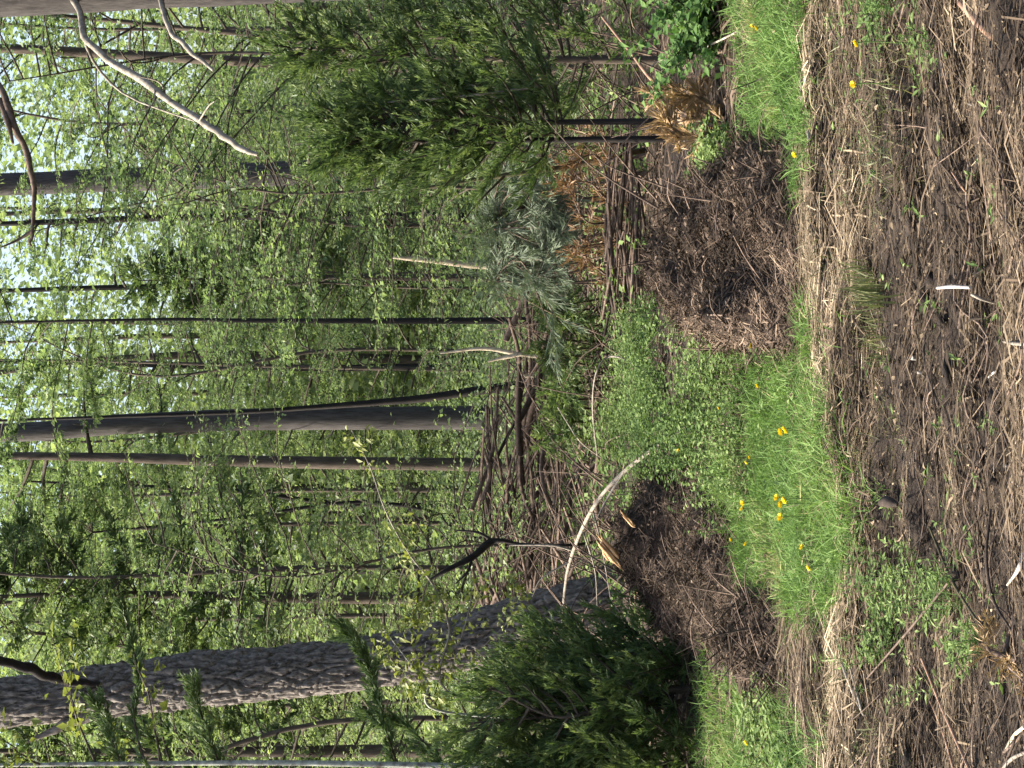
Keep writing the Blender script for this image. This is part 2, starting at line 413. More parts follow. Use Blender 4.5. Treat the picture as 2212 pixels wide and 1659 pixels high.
# thin black stem leaning against its right side
pb = trunk_path([(1125, 826), (1100, 835), (1000, 848), (900, 862), (660, 881), (450, 893), (-200, 915)], 26.0)
pb[0] = np.array([P(1125, 826, 26.0)[0], 26.0, -.03])
broadleaf('black_stem', 'thin blackish stem leaning up beside the central grey trunk', pb, [px(r, dA) for r in (10, 10, 9, 8, 5, 4, 2)], 6.5, 9, 1.2, 8, 'maple', 'bark_dark', 1500)
# slim trunk left of it
dC = 28.0
pc = trunk_path([(1098, 1006), (900, 1002), (600, 998), (300, 990), (0, 984), (-600, 980)], dC); pc[0] = np.array([pc[0][0], dC, gz(pc[0][0], dC) - .05])
broadleaf('slim_tree', 'slim brown trunk standing just left of the central grey trunk', pc, [px(r, dC) for r in (16, 14, 13, 11, 8, 4)], 5.5, 12, 2.2, 22, 'maple', 'bark_brown', 9000, sides=12, trunk_disp=wob(.06, 2))
# thin dark straight trunk right of centre
dD = 23.0
pd = trunk_path([(1085, 692), (900, 693), (690, 693), (500, 692), (330, 690), (-150, 700)], dD); pd[0] = np.array([pd[0][0], dD, -.05])
broadleaf('dark_sapling', 'thin straight dark trunk right of the central grey trunk', pd, [px(r, dD) for r in (8.5, 7, 5.8, 4.8, 3.3, 1.7)], 5.0, 9.5, 2.0, 18, 'maple', 'bark_dark', 6000)
# broad grey trunk behind leaves, right
dE = 33.0
pe = trunk_path([(1110, 362), (900, 366), (680, 372), (400, 384), (200, 390), (0, 398), (-700, 410)], dE); pe[0] = np.array([pe[0][0], dE, -.05])
broadleaf('grey_tree', 'broad grey trunk half hidden by leaves, between the pale drooping limb and the hooked limb', pe, [px(r, dE) for r in (30, 28, 26, 26, 25, 24, 14)], 8.0, 15, 2.8, 22, 'maple', 'bark_grey', 3000, sides=16, stubs=4, trunk_disp=wob(.05, 2))
# trunk at the right-hand edge with its drooping dead limbs
dF = 14.0
pf = trunk_path([(1400, -75), (900, -68), (600, -52), (300, -38), (0, -22), (-700, 0)], dF); pf[0] = np.array([pf[0][0], dF, gz(pf[0][0], dF) - .05])
Ft = broadleaf('edge_tree', 'grey rough trunk cut by the picture edge, with pale drooping dead limbs', pf, [px(r, dF) for r in (64, 60, 58, 57, 56, 48)], 6, 11, 2.5, 14, 'maple', 'bark_darkgrey', 2500, sides=24, trunk_disp=wob(.07, 3), trunk_n=80)
def limb_of(t, pts, rad, mat, n=30, side=()):
    m = MB()
    dsp = lambda r, p, th: r * (1 + .3 * fbm(p[:, :1] * 12 + np.cos(th)[None], p[:, 1:2] * 12 + np.sin(th)[None], p[:, 2:3] * 12, 3))
    pts, rad = spline(pts, np.asarray(rad), n); pts = pts + .012 * np.stack([fbm(np.arange(n) * .35, k_ * 5.0, 1.0, 2) for k_ in range(3)], 1) * np.minimum(1, np.arange(n) / 5.)[:, None]
    m.tube(pts, rad, 9, disp=dsp)
    for s_, r_ in side: m.tube(s_, r_, 5, n=10)
    return m.build('dead_limb', MT[mat], t, True)
limb_of(Ft, [P(140, -30, 14), P(168, 25, 13.8), P(190, 90, 13.5), P(300, 170, 13.1), P(430, 262, 12.7), P(505, 310, 12.5), P(556, 338, 12.4)], [.026, .024, .022, .023, .022, .020, .012], 'dead_grey', 40,
        [([P(335, 190, 13), P(330, 225, 12.8), P(300, 240, 12.7)], [.007, .005, .003]), ([P(430, 262, 12.7), P(450, 230, 12.5), P(463, 219, 12.4)], [.007, .005, .003]),
         ([P(360, 215, 13), P(345, 178, 12.9), P(300, 165, 12.8)], [.008, .006, .003]),
         ([P(172, 40, 13.8), P(190, 110, 13.9), P(230, 170, 13.9), P(290, 215, 13.8), P(420, 262, 13.4)], [.012, .011, .01, .008, .004])])
limb_of(Ft, [P(345, -30, 14), P(346, 10, 13.8), P(366, 60, 13.5), P(405, 105, 13.2), P(462, 158, 12.9)], [.02, .018, .018, .017, .01], 'dead_grey')
# hooked reddish limb hanging in from above: belongs to a tall tree above the frame
pk = trunk_path([(1080, 150), (700, 140), (300, 120), (0, 105), (-300, 110), (-900, 150)], 18.0); pk[0] = np.array([pk[0][0], 18.0, -.05])
K = broadleaf('slender_tree', 'slender trunk behind the leaves at right, bearing a hooked reddish dead limb', pk, [.05, .047, .044, .04, .037, .025], 5.2, 9.5, 1.8, 20, 'maple', 'bark_brown', 3500)
limb_of(K, [P(-60, 108, 18), P(-30, 160, 17.7), P(5, 200, 17.4), P(35, 275, 17.3), P(60, 340, 17.3), P(74, 440, 17.3), P(68, 500, 17.3), P(66, 535, 17.3)], [.034, .032, .029, .028, .025, .02, .017, .009], 'dead_brown', 40,
        [([P(0, 215, 17.4), P(15, 260, 17.3), P(28, 310, 17.2)], [.03, .03, .012]), ([P(68, 500, 17.3), P(35, 520, 17.3), P(0, 535, 17.2)], [.018, .012, .006])])

# big furrowed trunk at left
dG = 15.6
def furrow(r, p, th):
    z = p[:, 2:3]; a = th[None]
    ca, sa = np.cos(a), np.sin(a)
    w1 = 1.1 * fbm(ca * 1.6, sa * 1.6, z * 2.2, 3); w2 = 1.1 * fbm(ca * 1.6 + 7, sa * 1.6, z * 2.2, 3)
    s1 = np.abs(np.sin(8 * a + 9 * z + 1.6 * w1)); s2 = np.abs(np.sin(8 * a - 8 * z + 1.6 * w2)); s3 = np.abs(np.sin(21 * z + 3 * w1 + 2 * np.sin(5 * a)))
    gro = np.clip(np.minimum(np.minimum(s1, s2) * 2.6, .35 + s3 * 2.5), 0, 1) ** .8
    return r * (0.72 + .25 * gro + .08 * fbm(ca, sa, z * 1.4, 3) + .09 * fbm(ca * 5, sa * 5, z * 9, 3))
pg = trunk_path([(1420, 1275), (1330, 1300), (1180, 1338), (1000, 1388), (830, 1425), (600, 1452), (400, 1471), (230, 1492), (0, 1519), (-700, 1560)], dG)
pg[0] = np.array([pg[0][0], dG, gz(pg[0][0], dG) - .08])
Gt = broadleaf('furrowed_tree', 'thick trunk with deeply furrowed grey bark at left, bending as it rises', pg, [px(r, dG) for r in (76, 68, 62, 60, 58, 56, 62, 56, 54, 44)], 6.3, 11, 2.3, 18, 'maple', 'bark_rough', 2500, sides=120, trunk_disp=furrow, trunk_n=560)
limb_of(Gt, [P(215, 1478, dG - .17), P(165, 1476, dG - .25), P(110, 1462, dG - .4), P(50, 1440, dG - .6), P(-40, 1425, dG - .8)], [.02, .03, .034, .036, .036], 'bark_dark')
limb_of(Gt, [P(330, 1500, dG), P(240, 1535, dG - .05), P(150, 1560, dG - .1), P(60, 1606, dG - .15)], [.06, .055, .04, .012], 'bark_rough')
# thin edge sapling far left
ps = trunk_path([(1500, 1668), (1000, 1655), (600, 1648), (250, 1650), (0, 1653), (-300, 1660)], 12.2); ps[0] = np.array([ps[0][0], 12.2, -.03])
broadleaf('pale_sapling', 'thin pale straight stem along the edge left of the furrowed trunk', ps, [px(r, 12.2) for r in (8, 7, 6, 5, 4, 2)], 3.0, 4.8, .8, 10, 'young', 'lichen', 500, twigmat='twig')
# thin dark stems left of the slim trunk
for (pts, d, r, lab) in [
    ([(1100, 1098), (900, 1092), (700, 1085), (530, 1062), (300, 1050), (60, 1040)], 34.0, 6, 'wiry dark stem left of the slim brown trunk, curving slightly'),
    ([(1080, 1170), (1000, 1158), (930, 1105), (760, 1085), (500, 1120), (200, 1150)], 30.0, 5, 'crooked dark sapling stem above the bent broken trunk'),
    ([(1060, 795), (900, 793), (700, 795), (400, 790), (180, 783), (-100, 780)], 44.0, 8, 'faint distant trunk between the dark straight one and the black leaning stem'),
    ([(1060, 470), (700, 465), (500, 468), (300, 472), (100, 480), (-200, 490)], 42.0, 9, 'distant dark trunk right of the white snag, mostly screened by leaves'),
    ([(1060, 600), (700, 612), (400, 618), (200, 622), (0, 628), (-200, 630)], 48.0, 7, 'distant grey trunk rising behind the white snag'),
    ([(1050, 1240), (800, 1232), (500, 1225), (200, 1215), (0, 1200), (-200, 1190)], 40.0, 9, 'distant trunk nearest the furrowed trunk on its right')]:
    pp = trunk_path(pts, d); pp[0] = np.array([pp[0][0], d, gz(pp[0][0], d) - .05])
    broadleaf('thin_tree', lab, pp, [px(r * k, d) for k in (1.1, 1, .95, .85, .7, .4)], 3.5, 10, 1.9, 26, 'maple', 'bark_dark', 3500 if 'snag' in lab else 8000)

# ------------------------------------------------------------------ understorey: layered leafy saplings
und = [  # picture row, distance, height, leaves, where
    (40, 19, 7.5, 12000, 'hanging behind the pale drooping limb at the right edge'), (210, 26, 8, 13000, 'between the pale drooping limb and the broad grey trunk'), (330, 21, 5.0, 6500, 'in front of the broad grey trunk'),
    (470, 27, 6.6, 11000, 'just left of the broad grey trunk'), (560, 33, 6.0, 9000, 'rising behind the white snag'), (620, 27, 4.6, 6500, 'just right of the thin straight dark trunk'), (760, 36, 9, 13000, 'just left of the thin straight dark trunk'),
    (800, 41, 11, 15000, 'far back behind the black leaning stem'), (1060, 38, 11, 15000, 'just left of the slim brown trunk'), (1130, 33, 9.5, 15000, 'above the bent broken sapling'), (1230, 23, 8, 13000, 'right of the furrowed trunk, its nearer neighbour'),
    (1330, 31, 10, 15000, 'right of the furrowed trunk, farther back'), (1420, 25, 9, 13000, 'directly behind the furrowed trunk'), (1560, 21, 7.5, 13000, 'just left of the furrowed trunk'), (1640, 29, 9, 12000, 'farther back at the left edge'),
    (90, 34, 10, 13000, 'far back at the right edge'), (930, 44, 12, 14000, 'directly behind the central grey trunk'), (380, 40, 8, 9500, 'far behind the broad grey trunk'), (1500, 36, 10, 12000, 'far behind the furrowed trunk')]
und += [(120, 15.5, 4.6, 6000, 'among the dark cedars at right'), (420, 19, 4.2, 5000, 'above the grey-green cedar tops'), (1180, 19, 4.0, 4000, 'low between the bent broken sapling and the slim trunk')]
for (Yp, d, h, nl, where) in und:
    b = P(1000, Yp, d); b[2] = gz(b[0], d) - .03
    pts = [b, b + [rng.normal(0, .1), 0, h * .35], b + [rng.normal(0, .25), rng.normal(0, .2), h * .7], b + [rng.normal(0, .4), rng.normal(0, .3), h]]
    broadleaf('understory_tree', 'young leafy understory tree ' + where, pts, np.array([.04, .034, .022, .008]) * (h / 9), .5, h, 2.3, 50, 'maple', 'bark_brown', int(nl * 1.08),
              group='leafy understory saplings', shape=lambda f: .55 + .9 * f - 1.15 * f * f, size=(.03, .075), trunk_n=20, tone=float(np.clip((Yp - 500) / 1100, 0, 1) * .34 - .1 + rng.normal(0, .1)))

# distant wood: reads as one mass behind
fw_ = MB(); ft = MB()
for k in range(210):
    d = 46 + 50 * rng.random() ** 1.2; Yp = -250 + 2160 * rng.random()
    b = P(1000, Yp, d); b[2] = gz(b[0], d)
    gap = (490 < Yp < 700) or (250 < Yp < 430) or (60 < Yp < 150) or (860 < Yp < 920)
    h = (4.8 + 3.5 * rng.random()) * d / 58 if gap else (11.5 + 5 * rng.random()) * d / 58
    if k % 3 == 0: ft.tube([b, b + [rng.normal(0, .2), 0, h * .6], b + [rng.normal(0, .5), 0, h * 1.15]], [.12, .09, .03], 6, n=6, cap=False)
    nc = 60
    cl = b + np.stack([rng.normal(0, 1.7, nc), rng.normal(0, 1.7, nc), h * (.02 + .98 * rng.random(nc))], 1)
    n = 1020
    pk_ = rng.integers(0, nc, n)
    p = cl[pk_] + rng.normal(0, 1, (n, 3)) * [.6, .6, .2]
    if gap:
        e = b + np.stack([rng.normal(0, 1.6, n // 12), rng.normal(0, 1.6, n // 12), h + 8 * rng.random(n // 12)], 1); p[:n // 12] = e
    dd = rand_dirs(n, -.2, .5)
    Ls = .15 + .15 * rng.random(n)
    bs = rng.random(nc) * .6
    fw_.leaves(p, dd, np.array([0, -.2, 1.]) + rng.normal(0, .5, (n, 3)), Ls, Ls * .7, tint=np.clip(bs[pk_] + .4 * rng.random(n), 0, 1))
fo = tag(fw_.build('distant_wood', MT['maple_far_haze']), 'haze-tinted yellow-green wood filling the background between the trunks', 'woods', kind='stuff')
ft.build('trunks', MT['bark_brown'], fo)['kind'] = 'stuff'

lb = MB()
for k in range(330):
    d = 23 + 26 * rng.random(); x = (rng.random() * 2 - 1) * d * .24; h = .4 + 1.1 * rng.random() ** 2
    n = 130; c = np.array([x, d, gz(x, d)])
    p = c + np.stack([rng.normal(0, .45, n), rng.normal(0, .4, n), h * rng.random(n)], 1)
    L_ = .05 + .05 * rng.random(n)
    lb.leaves(p, rand_dirs(n, -.2, .5), np.array([0, -.2, 1.]) + rng.normal(0, .45, (n, 3)), L_, L_ * .65, tint=np.clip(.6 * rng.random() + .4 * rng.random(n), 0, 1))
tag(lb.build('low_brush', MT['maple']), 'low green brush covering the woodland floor around the trunk bases', 'brush', kind='stuff')

# ------------------------------------------------------------------ cedars
bL = G(1490, 1470)
cedar('cedar_shrub', 'bushy dark green cedar shrub in front of the furrowed trunk', bL, 1.3, .62, 130, 42000, stems=5, lift=.45, upw=.55, zlow=0.0, size=(.03, .075), W=.009, cat='shrub')
bL2 = G(1500, 1640)
cedar('cedar_shrub', 'dark cedar shrub cut by the edge beside the furrowed trunk', bL2, 1.95, .62, 100, 34000, stems=3, zlow=0.0, lift=.45, upw=.5, cat='shrub')
# light cedar: young one with long boughs crossing the trunk
bl = G(1440, 1760)
LT = cedar('cedar_sapling', 'young light green cedar reaching long feathery boughs across the furrowed trunk', bl, 3.9, .5, 50, 9000, mat='cedar_light', cat='tree')
def bough(t, pts, r, nstr, mat, W=.009, n=18, tl=.14, lift=.2, spread=.5, size=(.03, .07)):
    m = MB(); m.tube(pts, np.linspace(r, .003, len(pts)), 5, n=n); m.build('bough', MT['twig'], t, True)
    bb, _ = spline(pts, np.ones(len(pts)), 60); dd = nrm(np.gradient(bb, axis=0))
    tp = bb[6:]; td = nrm(dd[6:] + rng.normal(0, .35, tp.shape))
    f = MB(); sprays(tp, td, np.full(len(tp), tl), nstr, f, size, W, spread, lift); return f.build('foliage', MT[mat], t)
dl = bl[1]
bough(LT, [P(520, 1755, dl), P(345, 1690, dl - .2), P(290, 1560, dl - .1), P(300, 1470, dl - .1), P(285, 1390, dl), P(268, 1330, dl), P(262, 1316, dl)], .010, 2600, 'cedar_light', tl=.05, spread=.35)
bough(LT, [P(900, 1755, dl), P(840, 1600, dl - .1), P(810, 1480, dl), P(790, 1420, dl), P(745, 1360, dl)], .012, 2600, 'cedar_light', tl=.12)
bough(LT, [P(520, 1755, dl), P(470, 1640, dl - .1), P(440, 1560, dl), P(420, 1500, dl)], .010, 1800, 'cedar_light', tl=.16)
bough(LT, [P(300, 1755, dl), P(250, 1620, dl - .1), P(230, 1560, dl), P(215, 1530, dl)], .010, 1400, 'cedar_light', tl=.14)
bough(LT, [P(1000, 1755, dl), P(960, 1660, dl - .1), P(880, 1570, dl), P(800, 1545, dl)], .010, 2200, 'cedar_light', tl=.16)
# dark conifer behind the furrowed trunk (upper left)
cb = P(1100, 1290, 24); cb[2] = 0
cedar('cedar_tree', 'dark conifer with drooping boughs just right of the furrowed trunk top', cb, 8.2, 1.5, 100, 19000, zlow=.42, size=(.07, .14), W=.028, upw=-.1, lift=-.1)
cb = P(1100, 1620, 22); cb[2] = 0
cedar('cedar_tree', 'dark conifer filling the corner left of the furrowed trunk', cb, 8.0, 1.5, 100, 17000, zlow=.3, size=(.07, .14), W=.026, upw=.2)
cb = P(1100, 600, 30); cb[2] = 0
cedar('cedar_tree', 'slender dark conifer high behind the white snag', cb, 5.8, .9, 60, 9000, zlow=.45, size=(.08, .16), W=.03, upw=-.1, lift=-.1)
# dark cedars at right with two bare stems
for (Yp, X0, lab, h, ns) in [(262, 1452, 'shaded dark cedar with a bare black stem, the one nearer the leafy shrub', 3.7, 20000), (300, 1448, 'shaded dark cedar with a bare black stem, beside the mossy leaning stem', 3.2, 14000)]:
    b = G(X0, Yp)
    cedar('cedar_tree', lab, b, h, .6, 70, int(ns * .75), zlow=.3, bark='bark_dark', upw=.45, rad=px(8, b[1]), size=(.035, .08), W=.011, path=[b - [0, 0, .03], P(1180, Yp + 2, b[1]), P(950, Yp + 6, b[1]), P(690, Yp + 2, b[1])])
b = G(1420, 130)
cedar('cedar_tree', 'dense shaded cedar at the right, above the bright leafy shrub', b, 2.5, .75, 80, 20000, zlow=.1, upw=.4, size=(.035, .08), W=.011)

# drooping cut cedar tops in the slash at the right
def slash(name, label, pts_list, d, nstr, mat, cat='bough', tl=.2, W=.011, lift=0., spread=.5, size=(.04, .09), bark='dead_brown'):
    t = thing(name, G(*label[1]) if isinstance(label, tuple) else pts_list[0][0], label if isinstance(label, str) else label[0], cat)
    m = MB(); tp, td = [], []
    for pts in pts_list:
        m.tube(pts, np.linspace(.012, .003, len(pts)), 5, n=14)
        bb, _ = spline(pts, np.ones(len(pts)), 30); dd = nrm(np.gradient(bb, axis=0)); tp.append(bb[4:]); td.append(nrm(dd[4:] + rng.normal(0, .4, bb[4:].shape)))
    tp = np.concatenate(tp); td = np.concatenate(td)
    m.build('stem', MT[bark], t, True)
    f = MB(); sprays(tp, td, np.full(len(tp), tl), nstr, f, size, W, spread, lift); f.build('foliage', MT[mat], t)
    return t
dS = 15.0
slash('cedar_slash', 'grey-green drooping cedar tops heaped beneath the white snag',
      [[P(1340, Y0, dS), P(1180, Y0 + rng.normal(0, 20), dS), P(1060 + 20 * rng.random(), Y0 + rng.normal(0, 30), dS - .2), P(1120 + 40 * rng.random(), Y0 + rng.normal(0, 70), dS - .6), P(1200, Y0 + rng.normal(0, 80), dS - .8)] for Y0 in np.linspace(395, 600, 13)], dS, 11000, 'cedar_grey', tl=.24, lift=-.2, W=.006, size=(.06, .15), spread=.4)
dR = 13.2
slash('cedar_slash', 'rust-orange dead cedar boughs lying over the brown heap',
      [[P(1395, Y0, dR), P(1320, Y0 + 10, dR), P(1250 + 40 * rng.random(), Y0 + rng.normal(0, 40), dR - .3), P(1200 + 90 * rng.random(), Y0 + rng.normal(0, 60), dR - .5)] for Y0 in (335, 372, 425, 470, 515, 588)], dR, 1500, 'cedar_rust', tl=.15, W=.008)
b = G(1560, 262)
slash('dead_bough', 'tan dead bough with dry needles leaning beside the right grass strip',
      [[G(1580, 290), P(1520, 262, b[1]), P(1450, 230, b[1] + .2), P(1420, 205, b[1] + .3)], [G(1580, 290), P(1480, 300, b[1]), P(1440, 260, b[1])], [G(1580, 290), P(1530, 220, b[1]), P(1480, 205, b[1])]], b[1], 1500, 'cedar_tan', tl=.12)
# dark green cedar rubbish in the middle distance
for (Y0, X0, d, lab, mt) in [(880, 1290, 16.5, 'dull olive cedar boughs drooping below the central grey trunk', 'cedar'), (720, 1300, 15.5, 'dull green cedar boughs drooping between brown heap and herbs', 'cedar')]:
    slash('cedar_slash', lab, [[G(X0 + 30, Y0 + dy), P(1240, Y0 + dy * .8, d), P(1170 + 40 * rng.random(), Y0 + dy * .6 + rng.normal(0, 20), d - .2), P(1230, Y0 + dy + rng.normal(0, 40), d - .5)] for dy in np.linspace(-80, 80, 9)], d, 5000, mt, lift=-.1)

# ------------------------------------------------------------------ bright leafy shrub, top right
b = G(1555, 20)
t = thing('leafy_shrub', b, 'bright green broad-leaved shrub at the right edge above the grass', 'shrub')
m = MB(); lp, ld = [], []
for k in range(46):
    a = rng.random() * 6.283; e = .2 + .9 * rng.random(); ln = .3 + .42 * rng.random()
    d0 = np.array([math.cos(a) * .75, math.sin(a) * .6, e]); p0 = b + [rng.normal(0, .12), rng.normal(0, .1), 0]
    pts = [p0, p0 + d0 * ln * .5, p0 + d0 * ln + [0, 0, -.05]]
    m.tube(pts, [.006, .004, .002], 4, n=6, cap=False); bb, _ = spline(pts, np.ones(3), 16)
    lp.append(bb[4:]); ld.append(np.tile(d0, (12, 1)))
m.build('stem', MT['twig'], t, True)
lp = np.repeat(np.concatenate(lp), 6, 0); ld = np.repeat(np.concatenate(ld), 6, 0); n = len(lp)
f = MB(); L_ = .022 + .04 * rng.random(n)
f.leaves(lp + rng.normal(0, .025, (n, 3)), ld * .4 + rand_dirs(n), np.array([0, -.5, 1.]) + rng.normal(0, .4, (n, 3)), L_, L_ * .62, .2)
f.build('foliage', MT['shrub'], t)

# ------------------------------------------------------------------ brown heaps of earth and litter
HEAPS = []
def heap(label, Xf, Yc, dy, half_w, half_d, h, n):
    g = G(Xf, Yc); c = np.array([g[0], g[1] + half_d * .75, 0])
    U, V = np.meshgrid(np.linspace(-1, 1, 70), np.linspace(-1, 1, 70))
    r = np.sqrt(U * U + V * V)
    x = c[0] + U * half_w * 1.25; y = c[1] + V * half_d * 1.25
    r = r * (1 + .3 * fbm(U * 1.7 + Xf, V * 1.7, 2.0, 3)); prof = np.clip(1 - r ** 1.8, 0, 1) * np.clip((1 - np.maximum(np.abs(U), np.abs(V))) * 4, 0, 1)
    z = gz(x, y) - .03 + h * prof * np.maximum(.3, 1 + .45 * fbm(x * 2.6, y * 2.6, 3 + Xf, 4)) + .05 * prof * fbm(x * 9, y * 9, 1, 3) + .012 * np.minimum(prof * 3, 1) * fbm(x * 30, y * 30, 7, 2)
    mb = MB(); k = np.arange(69); I, J = np.meshgrid(k, k, indexing='ij')
    mb.add(np.stack([x, y, z], -1), np.stack([I * 70 + J, I * 70 + J + 1, (I + 1) * 70 + J + 1, (I + 1) * 70 + J], -1).reshape(-1, 4), .5)
    HEAPS.append((x[0], y[:, 0], z))
    o = mb.build('litter_heap', MT['heap_soil'], None, True); tag(o, label, 'heap')
    ii = np.stack([1 + (66 * rng.random(n) ** 1.5).astype(int), rng.integers(1, 68, n)], 1); keep = prof[ii[:, 0], ii[:, 1]] > .02 - .0 * rng.random(n); ii = ii[keep]; m = len(ii)
    pts = np.stack([x, y, z], -1)[ii[:, 0], ii[:, 1]] + rng.normal(0, .012, (m, 3))
    e1 = np.stack([x, y, z], -1)[ii[:, 0], ii[:, 1] + 1] - np.stack([x, y, z], -1)[ii[:, 0], ii[:, 1]]
    e2 = np.stack([x, y, z], -1)[ii[:, 0] + 1, ii[:, 1]] - np.stack([x, y, z], -1)[ii[:, 0], ii[:, 1]]
    nn = nrm(np.cross(e1, e2)); pts = pts + nn * .012
    an = rng.normal(0, .6, m)[:, None]
    d = nrm(e1) * np.cos(an) + nrm(e2) * np.sin(an) + nn * rng.normal(0, .25, (m, 1))
    s = MB(); L_ = .02 + .16 * rng.random(m) ** 3
    d = np.where(rng.random((m, 1)) < .5, rand_dirs(m), d)
    s.straws(pts, d, nn, L_, .002 + .006 * rng.random(m) ** 2, rng.normal(0, .05, m), np.clip(rng.beta(2, 3.2, m) + .4 * fbm(pts[:, 0] * 4, pts[:, 2] * 9, Xf, 3) - .04, 0, 1))
    q = rng.random(m) < .35
    s.leaves(pts[q], rand_dirs(q.sum()), nn[q] + rng.normal(0, .5, (q.sum(), 3)), .01 + .022 * rng.random(q.sum()), .008 + .012 * rng.random(q.sum()), .3, rng.beta(2, 3, q.sum()))
    s.build('litter', MT['litter'], o)['kind'] = 'stuff'
    tw_ = MB()
    for k_ in range(60):
        a0, b0 = int(2 + 50 * rng.random()), rng.integers(3, 66)
        if prof[a0, b0] < .03: continue
        c0 = np.array([x[a0, b0], y[a0, b0], z[a0, b0]]); l0 = .08 + .3 * rng.random()
        dv = np.array([rng.normal(0, 1), rng.normal(0, .4) - .3, .25 + .5 * rng.random()]); dv /= np.linalg.norm(dv)
        tw_.tube([c0, c0 + dv * l0 * .5, c0 + dv * l0 + [0, 0, -.06 * rng.random()]], [.004 + .003 * rng.random(), .003, .0015], 4, n=6, tint=rng.random(), cap=False)
    tw_.build('twigs', MT['dead_brown'], o, True)['kind'] = 'stuff'
    return o
heap('tall rusty-brown heap of soil and litter under the orange boughs', 1700, 520, 0, .46, 1.2, .38, 27000)
heap('brown heap of soil and twigs under the split orange wood', 1565, 1215, 0, .48, 1.3, .26, 27000)
heap('low bare brown mound in the grass nearest the cedar shrub', 1680, 1400, 0, .22, .5, .13, 9000)

def hit(X, Y):
    d = ray(X, Y)
    for yy in np.arange(8.0, 16.0, .02):
        p = np.array([0, 0, EYE]) + d * (yy / d[1]); zz = float(gz(p[0], p[1]))
        for hx, hy, hz_ in HEAPS:
            if hx[0] < p[0] < hx[-1] and hy[0] < p[1] < hy[-1]:
                zz = max(zz, float(hz_[np.searchsorted(hy, p[1]), np.searchsorted(hx, p[0])]))
        if p[2] <= zz: return yy
    return 16.0
# ------------------------------------------------------------------ long brush pile of sticks
t = thing('brush_pile', (0, 19, 0), 'long reddish-brown pile of sticks below the central grey trunk', 'brush pile')
fine = MB()
def pile_h(x, y): return (.6 + .3 * np.clip(-x, 0, 1)) * np.exp(-((y - 19.5) / 1.6) ** 2) * np.clip(1.15 - .06 * (x + 1) ** 2, .3, 1.2)
for k in range(620):
    x = -2.6 + 4.6 * rng.random(); y = 16.8 + 5 * rng.random() ; z = gz(x, y) + pile_h(x, y) * (.3 + .75 * rng.random())
    L_ = .3 + 1.1 * rng.random(); a = rng.normal(0, .55); e = rng.normal(0, .28)
    d = np.array([math.cos(a), math.sin(a), e]); c = np.array([x, y, max(z, .04)])
    r = .005 + .02 * rng.random() ** 3
    pts = [c - d * L_ / 2, c + [0, 0, rng.normal(0, .05)], c + d * L_ / 2]
    if k < 120:
        s = MB(); r *= 1.5; s.tube(pts, [r, r * .9, r * .6], 6, n=7, tint=rng.random()); s.build('stick', MT['dead_brown'], t, True)
    else: fine.tube(pts, [r, r * .9, r * .5], 5, n=6, tint=rng.random(), cap=False)
fine.build('twigs', MT['dead_brown'], t, True)['kind'] = 'stuff'
# tangle of dead twigs and shoots over the slash
tw = MB()
for k in range(520):
    y = 11.5 + 9 * rng.random(); x = (rng.random() * 2 - 1) * y * .2
    if y < 14.5 and -1.2 < x < 1.1 and rng.random() < .8: continue
    b0 = np.array([x, y, gz(x, y)]); h = .25 + .8 * rng.random() ** 2; a = rng.random() * 6.28; l = .3 + .9 * rng.random()
    d = np.array([math.cos(a) * l, math.sin(a) * l * .5, h])
    tw.tube([b0, b0 + d * .5 + [0, 0, .1 * rng.random()], b0 + d * [1, 1, .8 + .3 * rng.random()]], [.005 + .004 * rng.random(), .004, .002], 4, n=7, tint=rng.random(), cap=False)
tag(tw.build('twig_tangle', MT['dead_brown'], None, True), 'tangle of thin dead twigs standing over the slash behind the heaps', 'twigs', kind='stuff')
# second row of sticks above the right heap
t = thing('brush_pile', (1.2, 13.2, 0), 'bundle of dark brown sticks lying along the top of the rusty-brown heap', 'brush pile')
for k in range(46):
    Yp = 370 + 290 * rng.random(); X = 1315 + 70 * rng.random(); d_ = 12.6 + .7 * rng.random(); c = P(X, Yp, d_)
    L_ = .35 + .5 * rng.random(); a = rng.normal(0, .2); e = rng.normal(0, .1); dv = np.array([math.cos(a), math.sin(a), e])
    r = .005 + .008 * rng.random()
    s = MB(); s.tube([c - dv * L_ / 2, c + [0, 0, rng.normal(0, .015)], c + dv * L_ / 2], [r, r, r * .6], 6, n=6, tint=rng.random()); s.build('stick', MT['dead_brown'], t, True)

# ------------------------------------------------------------------ particular snags, limbs and sticks
stick('white_snag', 'slender upright snag with peeled white wood', [np.array([*P(1100, 578, 21)[:2], 0]), P(1040, 575, 21), P(960, 566, 21), P(900, 560, 21), P(846, 556, 21)], [.035, .032, .03, .028, .012], 'peeled', 'snag')
stick('peeled_stick', 'pale upright peeled stick in the brush pile, the taller one', [P(1200, 774, 19), P(1127, 766, 19), P(1044, 753, 19), P(950, 763, 19)], [.02, .02, .018, .008], 'peeled', 'stick')
stick('peeled_stick', 'short pale splinter slanting against the taller peeled stick', [P(1122, 766, 18.9), P(1090, 772, 18.9), P(1054, 781, 18.9)], [.018, .02, .008], 'peeled', 'stick')
stick('peeled_stick', 'small pale chip at the foot of the taller peeled stick', [P(1204, 766, 18), P(1178, 792, 18)], [.016, .01], 'peeled', 'stick', n=8)
stick('peeled_stick', 'tiny bright stub lying under the black leaning stem', [P(1132, 812, 19), P(1152, 812, 19)], [.016, .016], 'peeled', 'stick', n=6)
